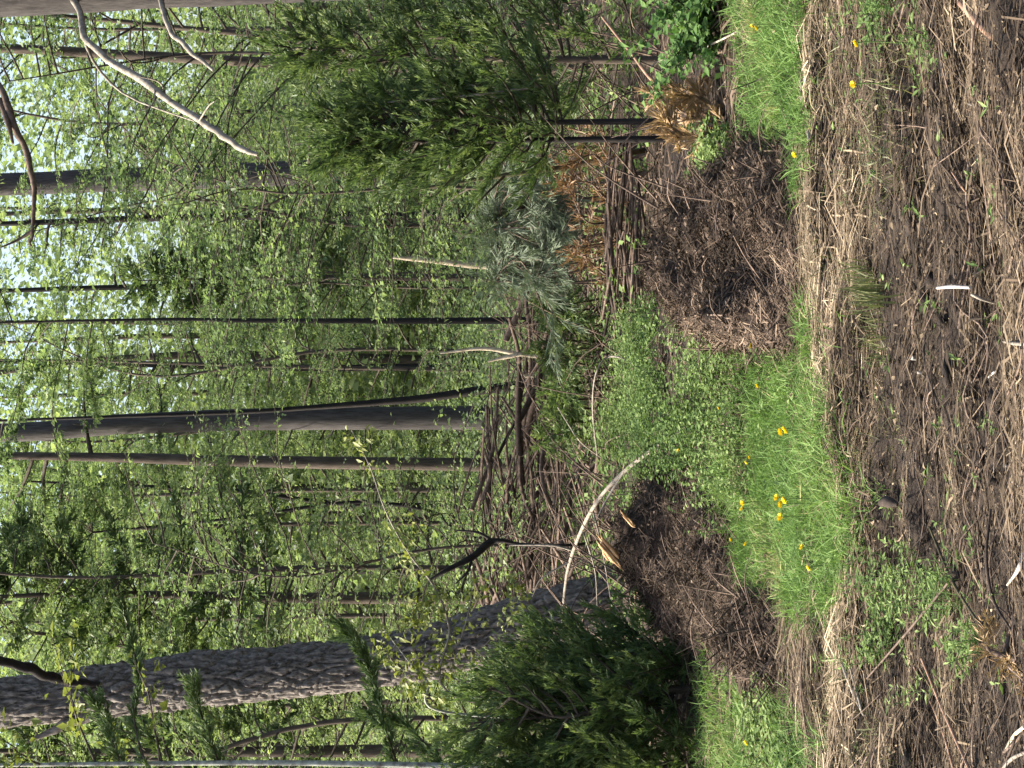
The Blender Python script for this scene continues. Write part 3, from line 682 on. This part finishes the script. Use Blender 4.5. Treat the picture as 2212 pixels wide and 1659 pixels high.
stick('grey_limb', 'long bare grey limb leaning from the herbs up to the furrowed trunk', [P(1508, 904, 10.7), P(1475, 926, 10.9), P(1347, 1020, 11.9), P(1277, 1104, 13.2), P(1231, 1213, 14.6), P(1217, 1306, 15.0), P(1213, 1380, 15.2)], [.007, .009, .012, .013, .012, .010, .006], 'dead_grey', 'limb', n=50,
      twigs=[([P(1347, 1020, 11.9), P(1310, 1080, 12), P(1290, 1120, 12)], [.009, .007, .004]), ([P(1231, 1213, 14.6), P(1170, 1250, 14.6), P(1150, 1290, 14.6)], [.008, .006, .003]), ([P(1240, 1190, 14.5), P(1190, 1178, 14.5), P(1100, 1178, 14.6)], [.009, .008, .004]),
             ([P(1280, 1100, 13.8), P(1300, 1180, 13.7), P(1320, 1300, 13.7)], [.008, .006, .003]), ([P(1260, 1150, 14), P(1285, 1230, 14), P(1290, 1310, 14)], [.007, .006, .003])])
def splinter(label, pts, w, d=0):
    d = hit(*pts[0]) - .03
    pts = [P(X_, Y_, d - .04 * k_) for k_, (X_, Y_) in enumerate(pts)]; ax = pts[-1] - pts[0]
    m = MB()
    for k in range(7):
        o = rng.normal(0, w * .22, 3); f0, f1 = .25 * rng.random(), .65 + .45 * rng.random()
        q = [pts[0] + ax * (f0 + (f1 - f0) * t) + o + rng.normal(0, w * .06, 3) for t in (0, .2, .5, .75, 1)]
        r = w * (.1 + .12 * rng.random())
        m.tube(q, [r * .25, r, r * .9, r * .6, r * .05], 4, tint=rng.random())
    o = m.build('split_wood', MT['split'], None, False); return tag(o, label, 'wood')
splinter('pale jagged splinter of split wood sticking up from the brown heap', [(1345, 1228), (1318, 1200), (1300, 1176), (1288, 1160)], .07, 12.6)
splinter('orange split wood lying jagged at the edge of the brown heap', [(1386, 1296), (1374, 1262), (1362, 1220), (1350, 1172)], .06, 12.3)
splinter('small cream splinter below the bare grey limb', [(1326, 1120), (1312, 1135), (1304, 1142)], .04, 12.5)
splinter('long thin reddish splinter on top of the brown heap', [(1372, 1140), (1352, 1118), (1340, 1106)], .035, 12.5)
stick('broken_trunk', 'blackish broken sapling bent over right of the furrowed trunk', [G(1300, 1168), P(1230, 1178, 16.4), P(1130, 1176, 16.6), P(1085, 1168, 16.6), P(1057, 1172, 16.6), P(1020, 1203, 16.5), P(970, 1229, 16.4), P(924, 1255, 16.4)], [.012, .013, .014, .018, .03, .03, .02, .008], 'bark_dark', 'trunk', n=50,
      twigs=[([P(1020, 1203, 16.5), P(1010, 1235, 16.4), P(985, 1260, 16.4)], [.016, .012, .006]), ([P(1060, 1165, 16.6), P(1030, 1150, 16.6), P(980, 1145, 16.6)], [.014, .012, .006])])
stick('mossy_stem', 'mossy dark stem leaning over the rust-orange boughs', [G(1395, 325), P(1330, 338, 13.4), P(1240, 358, 13.4), P(1140, 372, 13.3), P(1060, 383, 13.3), P(940, 402, 13.2), P(900, 412, 13.2)], [.024, .022, .02, .017, .014, .01, .005], 'moss', 'stem', n=40,
      twigs=[([P(1090, 380, 13.3), P(1040, 430, 13.2), P(990, 490, 13.1)], [.010, .007, .003]), ([P(1180, 368, 13.3), P(1100, 340, 13.2), P(980, 310, 13.1)], [.008, .006, .003])])
stick('dead_limb', 'long straight dead limb slanting down into the right grass strip', [G(1622, 330), P(1548, 263, 10.2), P(1430, 193, 10.6), P(1360, 110, 10.9), P(1300, 36, 11.2)], [.013, .013, .011, .009, .006], 'reddish', 'limb', n=40)
stick('curved_branch', 'curved pale dead branch hanging in the dark cedar', [P(1087, 220, 12), P(1037, 193, 12), P(990, 178, 12.1), P(944, 184, 12.2), P(907, 166, 12.3)], [.008, .009, .008, .008, .005], 'dead_grey', 'branch')
stick('grey_branch', 'thin grey branch crossing the dark cedar below the curved one', [P(1205, 180, 12), P(1140, 190, 12), P(1000, 208, 12), P(837, 221, 12.2)], [.008, .008, .007, .004], 'dead_grey', 'branch')
for lab, pts, r, mt in [
    ('bent bare twig beside the bright leafy shrub', [G(1608, 90), P(1558, 97, 10.4), P(1518, 173, 10.4), P(1525, 220, 10.4)], .006, 'dead_grey'),
    ('pale straight twig slanting above the right grass strip', [G(1603, 138), P(1575, 168, 10.1), P(1551, 194, 10.2)], .006, 'dead_grey'),
    ('pale arched twig under the bright leafy shrub', [G(1610, 60), P(1480, 122, 10.4), P(1428, 130, 10.6), P(1405, 145, 10.6)], .006, 'dead_grey'),
    ('dark forked twig standing over the right grass strip', [G(1722, 118), P(1695, 165, 8.7), P(1672, 202, 8.6)], .005, 'twig'),
    ('thin dark twig arching across the right grass strip', [G(1700, 140), P(1640, 172, 8.9), P(1581, 194, 8.8)], .004, 'twig'),
    ('bare arched twig on the rusty-brown heap', [P(1650, 392, 9.6), P(1610, 400, 9.6), P(1560, 380, 9.7)], .005, 'dead_brown'),
    ('short pale twig lying on the rusty-brown heap', [P(1455, 594, 10.4), P(1430, 565, 10.4), P(1402, 540, 10.6)], .005, 'dead_grey'),
    ('grey forked branch arching over the herbs', [G(1440, 830), P(1330, 770, 13), P(1290, 800, 13), P(1280, 880, 13.2), P(1290, 985, 13.4)], .008, 'dead_grey'),
    ('thin grey branch arching beside the olive cedar boughs', [G(1330, 1010), P(1260, 960, 14), P(1230, 920, 14), P(1205, 880, 14.2)], .006, 'dead_grey')]:
    stick('dead_twig', lab, pts, np.linspace(r, r * .5, len(pts)), mt, 'twig')

# near leafy sapling (left)
b = G(1440, 1530)
t = thing('leafy_sapling', b, 'spindly sapling with sparse yellow-green leaves in front of the furrowed trunk', 'sapling')
dn = 12.9; lp = []
for pts, r, mt, nm in [
    ([P(1300, 1540, dn), P(984, 1506, dn), P(971, 1356, dn), P(937, 1266, dn), P(884, 1196, dn), P(834, 1106, dn + .1), P(800, 1010, dn + .2), P(760, 930, dn + .3)], .010, 'dead_grey', 'stem'),
    ([P(1290, 1520, dn), P(951, 1459, dn), P(994, 1383, dn), P(1018, 1290, dn), P(1017, 1235, dn)], .008, 'dead_grey', 'stem'),
    ([P(1300, 1560, dn), P(967, 1539, dn), P(924, 1473, dn), P(887, 1433, dn), P(827, 1356, dn)], .012, 'lichen', 'stem'),
    ([P(1300, 1500, dn), P(880, 1450, dn), P(893, 1340, dn), P(885, 1290, dn)], .005, 'dead_grey', 'stem'),
    ([P(1300, 1500, dn), P(1050, 1440, dn), P(1105, 1330, dn), P(1110, 1240, dn)], .005, 'dead_grey', 'stem')]:
    pts[0] = np.array([pts[0][0] * 1.0, dn, gz(pts[0][0], dn)])
    m = MB(); m.tube(pts, np.linspace(r, .003, len(pts)), 6, n=40); m.build(nm, MT[mt], t, True)
    bb, _ = spline(pts, np.ones(len(pts)), 50); lp.append(bb[12:])
lp = np.concatenate(lp); c = lp[rng.integers(0, len(lp), 70)] + rng.normal(0, .05, (70, 3))
n = 1000; pk_ = rng.integers(0, 70, n)
f = MB(); L_ = .03 + .04 * rng.random(n); d0 = rand_dirs(n); d0[:, 2] -= .5
f.leaves(c[pk_] + rng.normal(0, .035, (n, 3)), d0, np.array([0, -.4, 1.]) + rng.normal(0, .5, (n, 3)), L_, L_ * .5, .25); f.build('foliage', MT['young'], t)

# long thin twig sweeping down across the centre
for lab, pts in [('long thin dark twig sweeping diagonally across the central trunk', [P(560, 250, 20), P(640, 545, 19), P(560, 700, 18.6), P(470, 830, 18.4), P(410, 990, 18.2)]),
                 ('thin dark branch angling up through leaves beside the broad grey trunk', [P(560, 325, 22), P(400, 300, 22), P(250, 310, 22), P(120, 350, 22)])]:
    pass

# ------------------------------------------------------------------ ground cover zones (picture polygons of plant bases)
def inpoly(X, Y, poly):
    poly = np.asarray(poly, float); ins = np.zeros(X.shape, bool); j = len(poly) - 1
    for i_ in range(len(poly)):
        xi, yi = poly[i_]; xj, yj = poly[j]
        c = ((yi > Y) != (yj > Y)) & (X < (xj - xi) * (Y - yi) / (yj - yi + 1e-9) + xi)
        ins ^= c; j = i_
    return ins
def scatter(poly, n, edge=18):
    poly = np.asarray(poly, float); out = []; tot = 0
    x0 = G(poly[:, 0].min(), 0)[1]; ymax = EYE * F / (poly[:, 0].min() - edge - HOR) + .4; ymin = EYE * F / (poly[:, 0].max() + edge - HOR) - .4
    while tot < n:
        m = n * 3
        y = ymin + (ymax - ymin) * rng.random(m); x = (rng.random(m) * 2 - 1) * ymax * .22
        p = np.stack([x, y, gz(x, y)], 1); X, Y = proj(p)
        ok = inpoly(X + edge * fbm(x * 5, y * 5, 3, 2) + rng.normal(0, edge * .4, m), Y + edge * 1.4 * fbm(x * 5, y * 5, 8, 2), poly)
        out.append(p[ok]); tot += ok.sum()
    return np.concatenate(out)[:n]
def grass(name, label, poly, n, L, W, mat, lean=.4, bend=.6, edge=34, cat='grass', clump=0):
    p = scatter(poly, n, edge)
    if clump:
        keep = rng.random(len(p)) < np.clip(.55 + clump * fbm(p[:, 0] * 4, p[:, 1] * 4, 5, 3), .05, 1); p = p[keep]
    n = len(p)
    d = np.array([0, 0, 1.]) + rng.normal(0, lean, (n, 3)); bd = rng.normal(0, bend, (n, 3)); bd[:, 2] = -np.abs(bd[:, 2]) * .5
    hh = (L[0] + (L[1] - L[0]) * rng.random(n)) * (1 + .35 * fbm(p[:, 0] * 3, p[:, 1] * 3, 2, 2))
    m = MB(); m.blades(p - [0, 0, .01], d, hh, W[0] + (W[1] - W[0]) * rng.random(n), bd, tint=np.clip(.5 + .3 * fbm(p[:, 0] * 2.5, p[:, 1] * 2.5, 9, 3) + rng.normal(0, .2, n), 0, 1))
    return tag(m.build(name, MT[mat]), label, cat, kind='stuff')
PG = {
 'right': [(1635, -60), (1628, 100), (1632, 250), (1660, 380), (1700, 440), (1730, 430), (1742, 330), (1745, 200), (1752, -60)],
 'centre': [(1660, 640), (1632, 760), (1610, 950), (1580, 1080), (1600, 1180), (1660, 1260), (1730, 1330), (1800, 1330), (1850, 1220), (1850, 1130), (1800, 1010), (1765, 820), (1745, 660)],
 'left': [(1520, 1385), (1560, 1480), (1640, 1540), (1700, 1500), (1770, 1560), (1790, 1720), (1500, 1720)],
 'neck': [(1680, 420), (1670, 660), (1790, 700), (1780, 420)],
}
grass('grass_strip', 'bright green grass strip at right, by the pale broken log', PG['right'], 20000, (.04, .15), (.003, .007), 'grass', clump=.2, edge=40)
grass('grass_strip', 'bright green grass strip with yellow flowers in the middle of the clearing', PG['centre'], 40000, (.04, .15), (.003, .007), 'grass', clump=.2, edge=45)
grass('grass_strip', 'green grass at left beside the cedar shrub', PG['left'], 12000, (.04, .15), (.003, .007), 'grass', clump=.4)
grass('sparse_grass', 'thin olive grass in front of the rusty-brown heap', PG['neck'], 2200, (.04, .10), (.003, .006), 'olive', clump=.5)
grass('sparse_grass', 'patchy olive grass on the brown ground before the flowers', [(1780, 560), (1770, 800), (1800, 1000), (1860, 1160), (1930, 1120), (1920, 900), (1900, 600)], 2600, (.03, .09), (.003, .006), 'olive', clump=.9, edge=40)
grass('sparse_grass', 'dry olive grass below the pale broken log', [(1755, 60), (1750, 420), (1850, 480), (1960, 420), (1960, 120), (1900, 0)], 3000, (.03, .10), (.003, .006), 'olive', clump=.9, edge=40)
grass('sparse_grass', 'olive grass on the brown ground nearest the left edge', [(1740, 1330), (1790, 1700), (1960, 1700), (1900, 1480), (1850, 1300)], 2400, (.03, .09), (.003, .006), 'olive', clump=.9, edge=40)
grass('reed_tuft', 'tuft of thin upright pale green blades in the brown ground', [(1870, 600), (1900, 690), (1938, 690), (1945, 640), (1930, 600)], 150, (.12, .22), (.004, .007), 'olive', lean=.12, bend=.2, edge=30)
grass('reed_tuft', 'thin upright blades below the flowers near the dull olive patch', [(1890, 690), (1900, 800), (1935, 790), (1935, 690)], 60, (.08, .17), (.003, .006), 'olive', lean=.1, bend=.15, edge=10)

def herbs(name, label, poly, n, H, Ls, mat, cat='weeds', edge=25, ar=.5, nl=9, clump=.0):
    p = scatter(poly, n, edge)
    if clump: p = p[rng.random(len(p)) < np.clip(.6 + clump * fbm(p[:, 0] * 3.5, p[:, 1] * 3.0, 15, 3), .04, 1)]
    n = len(p)
    h = (H[0] + (H[1] - H[0]) * rng.random(n)) * (1 + .4 * fbm(p[:, 0] * 3, p[:, 1] * 3, 4, 2))
    lean = rng.normal(0, .25, (n, 3)); lean[:, 2] = 1
    m = MB(); m.blades(p, lean, h, .004, rng.normal(0, .1, (n, 3)), tint=np.full(n, .2))
    pk_ = np.repeat(np.arange(n), nl); k = len(pk_); u = (.25 + .8 * rng.random(k))
    q = p[pk_] + lean[pk_] * (h[pk_] * u * .9)[:, None]
    d = rand_dirs(k, .15, .4); L_ = Ls[0] + (Ls[1] - Ls[0]) * rng.random(k)
    m.leaves(q, d, np.array([0, -.25, 1.]) + rng.normal(0, .4, (k, 3)), L_, L_ * ar, .25, np.clip(.3 * u + rng.random(k) * .6 + .4 * fbm(q[:, 0] * 3, q[:, 1] * 3, 1, 2), 0, 1))
    return tag(m.build(name, MT[mat]), label, cat, kind='stuff')
herbs('herb_patch', 'lush leafy herbs between the grass and the brush pile', [(1390, 690), (1380, 800), (1400, 1000), (1450, 1075), (1560, 1090), (1640, 1000), (1640, 850), (1630, 700), (1500, 680)], 4200, (.05, .28), (.012, .036), 'herb', edge=70, clump=.9, nl=11)
herbs('herb_patch', 'low weeds climbing over the foot of the right heap', [(1560, 270), (1560, 370), (1600, 380), (1640, 300)], 200, (.05, .2), (.02, .05), 'herb', edge=45, clump=.8)
herbs('weed_patch', 'feathery green weeds growing from the brown ground at left', [(1870, 1180), (1880, 1340), (1960, 1400), (2080, 1390), (2140, 1320), (2060, 1220), (1960, 1190)], 420, (.04, .16), (.012, .04), 'herb', ar=.26, nl=12, edge=90, clump=1.0)
herbs('weed_patch', 'light green weeds on the brown ground at the right edge', [(1880, -40), (1880, 100), (1960, 130), (1990, -40)], 190, (.04, .14), (.012, .045), 'herb', ar=.26, edge=60, clump=.9)
herbs('weed_patch', 'weeds mixed into the grass beside the low bare mound', [(1620, 1500), (1640, 1660), (1740, 1660), (1700, 1500)], 200, (.05, .13), (.02, .05), 'herb', ar=.35)
herbs('weed_patch', 'small green shoots scattered over the brown foreground', [(1800, 100), (1850, 1600), (2215, 1600), (2215, 100)], 130, (.02, .06), (.02, .05), 'herb', ar=.25, nl=6)

# forest floor litter between clearing and wood
n = 19000
y = 9.5 + 24 * rng.random(n) ** 1.3; x = (rng.random(n) * 2 - 1) * y * .24
p = np.stack([x, y, gz(x, y) + .015], 1); an = rng.normal(0, .8, n)
s = MB(); s.straws(p, np.stack([np.cos(an), np.sin(an), rng.normal(0, .15, n)], 1), np.array([0, 0, 1.]) + rng.normal(0, .3, (n, 3)), .08 + .3 * rng.random(n) ** 2, .006 + .012 * rng.random(n), rng.normal(0, .05, n), rng.beta(2, 2.2, n))
tag(s.build('floor_litter', MT['litter']), 'brown twig and leaf litter on the woodland floor', 'litter', kind='stuff')
# scattered low green seedlings on the floor
herbs('ground_plants', 'low green seedlings scattered on the woodland floor behind the heaps', [(1130, -50), (1130, 1700), (1420, 1700), (1420, -50)], 3000, (.1, .3), (.04, .08), 'herb', edge=30, nl=7)

# ------------------------------------------------------------------ brown mulched foreground
n = 150000
y = 4.6 + 4.9 * rng.random(n) ** 1.0; x = (rng.random(n) * 2 - 1) * (y * .2 + .1)
band = fbm(x * .9, y * 2.6, 12, 3) + .5 * np.clip((y - 7.0) / .6, 0, 1) * np.clip((8.3 - y) / .4, 0, 1) - .1
dens = np.clip(.66 + .7 * band, .2, 1)
gX, gY = proj(np.stack([x, y, gz(x, y)], 1)); green = np.zeros(n, bool)
for nm_ in ('right', 'centre', 'left'): green |= inpoly(gX, gY, PG[nm_])
dens = np.where(green, dens * .25, dens)
k = rng.random(n) < dens; x, y = x[k], y[k]; n = len(x)
L_ = .02 + .3 * rng.random(n) ** 3.5; an = rng.normal(0, .36, n) + .25 * fbm(x, y * 2, 3, 2)
wide = rng.random(n) < .3; an = np.where(wide, rng.random(n) * 3.14, an)
z = gz(x, y) + .004 + .022 * rng.random(n) ** 2
tone = np.clip(.4 + .34 * band[k] + rng.normal(0, .2, n), 0, 1)
s = MB(); s.straws(np.stack([x, y, z], 1), np.stack([np.cos(an), np.sin(an), rng.normal(0, .12, n)], 1), np.array([0, 0, 1.]) + rng.normal(0, .35, (n, 3)), L_, .0018 + .007 * rng.random(n) ** 3, rng.normal(0, .06, n), tone)
tag(s.build('straw_litter', MT['straw']), 'crushed brown straw and shredded stalks covering the foreground', 'litter', kind='stuff')
n = 14000
y = 4.6 + 4.6 * rng.random(n); x = (rng.random(n) * 2 - 1) * (y * .2 + .1)
s = MB(); L_ = .006 + .024 * rng.random(n) ** 2.5
s.leaves(np.stack([x, y, gz(x, y) + .01 + .015 * rng.random(n)], 1), rand_dirs(n, 0, .4), np.array([0, -.2, 1.]) + rng.normal(0, .6, (n, 3)), L_, L_ * .6, .35, np.clip(rng.beta(2, 3, n), 0, 1))
tag(s.build('leaf_litter', MT['straw']), 'small dead leaf and bark crumbs among the foreground straw', 'litter', kind='stuff')
n = 230
y = 5.0 + 3.6 * rng.random(n); x = (rng.random(n) * 2 - 1) * (y * .2 + .1); s = MB()
for k in range(n):
    L0 = .15 + .45 * rng.random(); a = rng.normal(0, .45); r = .0015 + .003 * rng.random() ** 2; d = np.array([math.cos(a), math.sin(a), 0])
    e = [np.array([x[k], y[k], 0]) + d * L0 * f + [0, rng.normal(0, .05), 0] for f in (-.5, -.1, .2, .5)]
    for q in e: q[2] = gz(q[0], q[1]) + .012 + .03 * rng.random()
    s.tube(e, [r, r, r * .9, r * .5], 5, n=8, tint=rng.random(), cap=False)
tag(s.build('stalk_litter', MT['dead_brown'], None, True), 'loose dry brown stalks strewn flat over the foreground', 'litter', kind='stuff')

n = 500
y = 4.7 + 3.6 * rng.random(n); x = (rng.random(n) * 2 - 1) * (y * .2 + .1)
ok = fbm(x * .9, y * 2.6, 12, 3) < .15; x, y = x[ok], y[ok]; cl = MB()
uu = np.array([[0, 0, 1], [.9, 0, .3], [.28, .86, .3], [-.73, .53, .3], [-.73, -.53, .3], [.28, -.86, .3], [.6, .4, -.6], [-.3, .7, -.6], [-.7, -.2, -.6], [0, -.75, -.6]])
tri = [[0, 1, 2], [0, 2, 3], [0, 3, 4], [0, 4, 5], [0, 5, 1], [1, 6, 2], [2, 6, 7], [2, 7, 3], [3, 7, 8], [3, 8, 4], [4, 8, 9], [4, 9, 5], [5, 9, 6], [5, 6, 1]]
for a_, b_ in zip(x, y):
    r = .007 + .03 * rng.random() ** 3
    cl.add(np.array([a_, b_, gz(a_, b_) + r * .25]) + uu * r * (1 + rng.normal(0, .25, (10, 1))) * [1.5, 1, .8], tri, rng.random())
tag(cl.build('soil_clods', MT['soil']), 'loose dark clods of churned soil in the foreground', 'soil', kind='stuff')
# foreground individuals
def gl(*pts, lift=.012): return [G(X, Y, lift) for X, Y in pts]
fg = [
 ('pale_log', 'short pale weathered log at the lower edge of the right grass', gl((1733, 172), (1736, 215), (1742, 260), (1750, 302), lift=.025), [.010, .016, .012, .010], 'dead_grey', 'log'),
 ('reddish_stick', 'thick reddish-brown stick in the near right corner', gl((2060, -10), (2125, 60), (2181, 113), (2225, 165), lift=.02), [.011, .012, .012, .010], 'reddish', 'stick'),
 ('wood_chunk', 'pale broken stub beside the thick reddish-brown stick', gl((2190, 178), (2200, 205), (2206, 218), lift=.02), [.012, .016, .006], 'split', 'wood'),
 ('thin_stalk', 'long thin dark stalk lying below the light green weeds at right', gl((1870, 5), (1905, 160), (1933, 292), lift=.03), [.004, .004, .003], 'twig', 'stalk'),
 ('white_stick', 'bright white peeled stick on the dark foreground soil', gl((2025, 622), (2058, 619), (2096, 621), lift=.03), [.005, .006, .005], 'white', 'stick'),
 ('pale_stick', 'pale tan curved stick just beyond the bright white stick', gl((2098, 636), (2120, 646), (2150, 655), lift=.03), [.004, .005, .003], 'dead_grey', 'stick'),
 ('wood_chunk', 'pinkish block of broken wood in front of the yellow flowers', gl((1905, 1088), (1922, 1086), (1940, 1090), lift=.03), [.014, .018, .006], 'dead_brown', 'wood'),
 ('grey_stick', 'pale grey stick along the upper edge of the grass, beside the herbs', gl((1612, 688), (1613, 735), (1612, 786), lift=.02), [.010, .011, .009], 'dead_grey', 'stick'),
 ('curved_stick', 'pale forked stick in the near foreground below the weeds', gl((2212, 1196), (2200, 1230), (2176, 1264), lift=.03), [.006, .006, .003], 'white', 'stick'),
 ('straight_stalk', 'long reddish stalk in the near left corner, the outer one', gl((1991, 1423), (2040, 1540), (2095, 1665), lift=.03), [.005, .006, .005], 'reddish', 'stalk'),
 ('straight_stalk', 'long reddish stalk in the near left corner, the inner one', gl((1975, 1440), (2030, 1560), (2060, 1660), lift=.03), [.005, .005, .004], 'reddish', 'stalk'),
 ('bent_stalk', 'bent grey stalk on the brown ground left of the weeds', gl((1806, 1378), (1822, 1440), (1845, 1500), (1866, 1545), lift=.025), [.005, .006, .006, .004], 'dead_grey', 'stalk'),
 ('bent_stalk', 'shorter grey stalk lying beside the bent grey stalk', gl((1836, 1440), (1855, 1510), (1862, 1538), lift=.025), [.005, .005, .003], 'dead_grey', 'stalk'),
 ('fallen_stalk', 'dark thin stem lying across the feathery weeds', gl((2008, 1139), (2060, 1260), (2125, 1362), lift=.05), [.004, .005, .004], 'moss', 'stalk'),
 ('thin_stalk', 'thin tan stalk crossing the dark thin stem', gl((2048, 1259), (1960, 1365), (1872, 1466), lift=.05), [.004, .004, .003], 'dead_brown', 'stalk'),
 ('tall_stalk', 'tan stalk curving through the near ground right of the weeds', gl((2140, 1100), (2131, 1206), (2146, 1296), (2190, 1370), lift=.04), [.004, .005, .005, .003], 'dead_brown', 'stalk'),
 ('curved_stick', 'pale curved twig in the very near left corner', gl((2212, 1570), (2190, 1590), (2170, 1625), lift=.04), [.005, .005, .003], 'peeled', 'stick'),
 ('curved_stick', 'tan twig lying just above the pale one in the near left corner', gl((2215, 1625), (2185, 1640), (2160, 1668), lift=.04), [.005, .005, .003], 'dead_grey', 'stick'),
 ('white_chip', 'small white chip on the soil left of the bright white stick', gl((1978, 803), (1988, 806), (1996, 812), lift=.02), [.004, .005, .003], 'white', 'chip'),
 ('white_chip', 'tiny white lump on the soil near the upright green blades', gl((1970, 773), (1980, 775), lift=.02), [.007, .005], 'white', 'chip'),
 ('white_chip', 'white curled chip in the near foreground at mid left', gl((2135, 815), (2145, 806), (2152, 802), lift=.02), [.003, .004, .003], 'white', 'chip'),
 ('white_chip', 'cream chip by the dark hollow in the near foreground', gl((2160, 998), (2176, 1008), lift=.02), [.005, .004], 'white', 'chip'),
 ('white_chip', 'bright chip nearest the dark hollow edge', gl((2188, 1040), (2202, 1050), lift=.02), [.005, .004], 'white', 'chip'),
 ('grey_stick', 'smooth grey stick end at the near edge of the picture', gl((2168, 738), (2190, 742), (2225, 744), lift=.03), [.003, .005, .006], 'dead_grey', 'stick'),
 ('tan_stalk', 'tan stalk lying across the brown ground right of the bright white stick', gl((2050, 360), (2075, 400), (2090, 420), lift=.03), [.003, .003, .002], 'reddish', 'stalk'),
 ('tan_stalk', 'upright tan stalk on the brown ground at right', gl((2035, 100), (2032, 200), (2028, 290), lift=.03), [.003, .004, .003], 'dead_grey', 'stalk'),
 ('white_stick', 'thin white twig on dark soil at right', gl((2055, 215), (2078, 218), (2100, 228), lift=.03), [.003, .003, .003], 'white', 'stick')]
for nm, lab, pts, r, mt, ct in fg:
    stick(nm, lab, pts, r, mt, ct, n=max(6, len(pts) * 6), sides=7, knob=.45 if ct in ('wood', 'log', 'chip') else .15)
# rusty dry frond, near left corner
c = G(2195, 1425, .03)
slash('dry_frond', 'rust-tan dry frond in the near left corner', [[G(2180, 1380, .03), c + [0, 0, .03], G(2212, 1470, .04)], [c, c + [.02, .05, .06], c + [.06, .08, .05]]], c[1], 420, 'cedar_tan', tl=.07, W=.004, size=(.02, .04))

# ------------------------------------------------------------------ yellow flowers
def flower_mesh():
    s = MB(); s.tube([(0, 0, -.15), (.004, 0, -.05), (0, 0, 0)], [.0022, .002, .002], 5, n=6); 
    h = MB(); n = 34; a = np.arange(n) * 2.39996; r = .004 + .0 * a
    d = np.stack([np.cos(a), np.sin(a), .25 + .9 * (1 - np.arange(n) / n)], 1)
    h.leaves(np.zeros((n, 3)) + d * .003, d, np.array([0, 0, 1.]) + 0 * d, .017, .008, .2, rng.random(n))
    return s, h
fs, fh = flower_mesh()
fl = [(1636, 60, 'yellow flower in the right grass, nearest the leafy shrub'), (1625, 55, 'tiny yellow flower touching the one nearest the leafy shrub'), (1852, 92, 'small yellow flower among the weeds at the right edge'), (1845, 182, 'pale yellow flower in the dry olive grass'), (1718, 333, 'yellow flower at the narrow end of the right grass'),
      (1624, 748, 'yellow flower beside the pale grey stick'), (1638, 832, 'small yellow flower between grey stick and flower pair'), (1690, 932, 'left-hand flower of the bright pair in the middle grass', ), (1699, 926, 'right-hand flower of the bright pair in the middle grass'),
      (1613, 998, 'tiny yellow flower at the upper edge of the middle grass'), (1620, 988, 'tiny yellow flower just right of another at the upper grass edge'), (1553, 880, 'faint yellow flower within the herbs'), (1606, 1086, 'upper flower of the small pair in the herbs'), (1604, 1100, 'lower flower of the small pair in the herbs'),
      (1680, 1076, 'top right flower of the bright trio'), (1697, 1079, 'nearest flower of the bright trio'), (1688, 1118, 'single flower just left of the bright trio'), (1690, 1090, 'middle flower of the bright trio'),
      (1580, 1165, 'tiny yellow flower by the brown heap edge'), (1612, 1176, 'small yellow flower left of the trio near the heap'), (1734, 1183, 'pale flower in the lower middle grass'), (1749, 1225, 'yellow flower lowest in the middle grass'), (1614, 1603, 'yellow flower in the left grass'), (1466, 975, 'yellow flower by the foot of the bare grey limb')]
m1 = m2 = None
for k, (X, Y, lab) in enumerate(fl):
    hgt = .14; g = G(X, Y, hgt)
    t = thing('yellow_flower', (g[0], g[1], g[2] - hgt), lab, 'flower', 'yellow flowers in the grass')
    sc = (1.0 if 'bright' in lab else .75) * (.9 + .25 * rng.random())
    if 'tiny' in lab or 'faint' in lab: sc *= .7
    if m1 is None:
        a_ = fs.build('stem', MT['herb']); b_ = fh.build('petals', MT['yellow']); m1, m2 = a_.data, b_.data
    else:
        a_ = bpy.data.objects.new('stem', m1); b_ = bpy.data.objects.new('petals', m2); col.objects.link(a_); col.objects.link(b_)
    a_.parent = t; b_.parent = t
    a_.location = (0, 0, .14); b_.location = (0, 0, .14); b_.scale = (sc,) * 3; b_.rotation_euler = (.5, rng.normal(0, .2), rng.random() * 6)
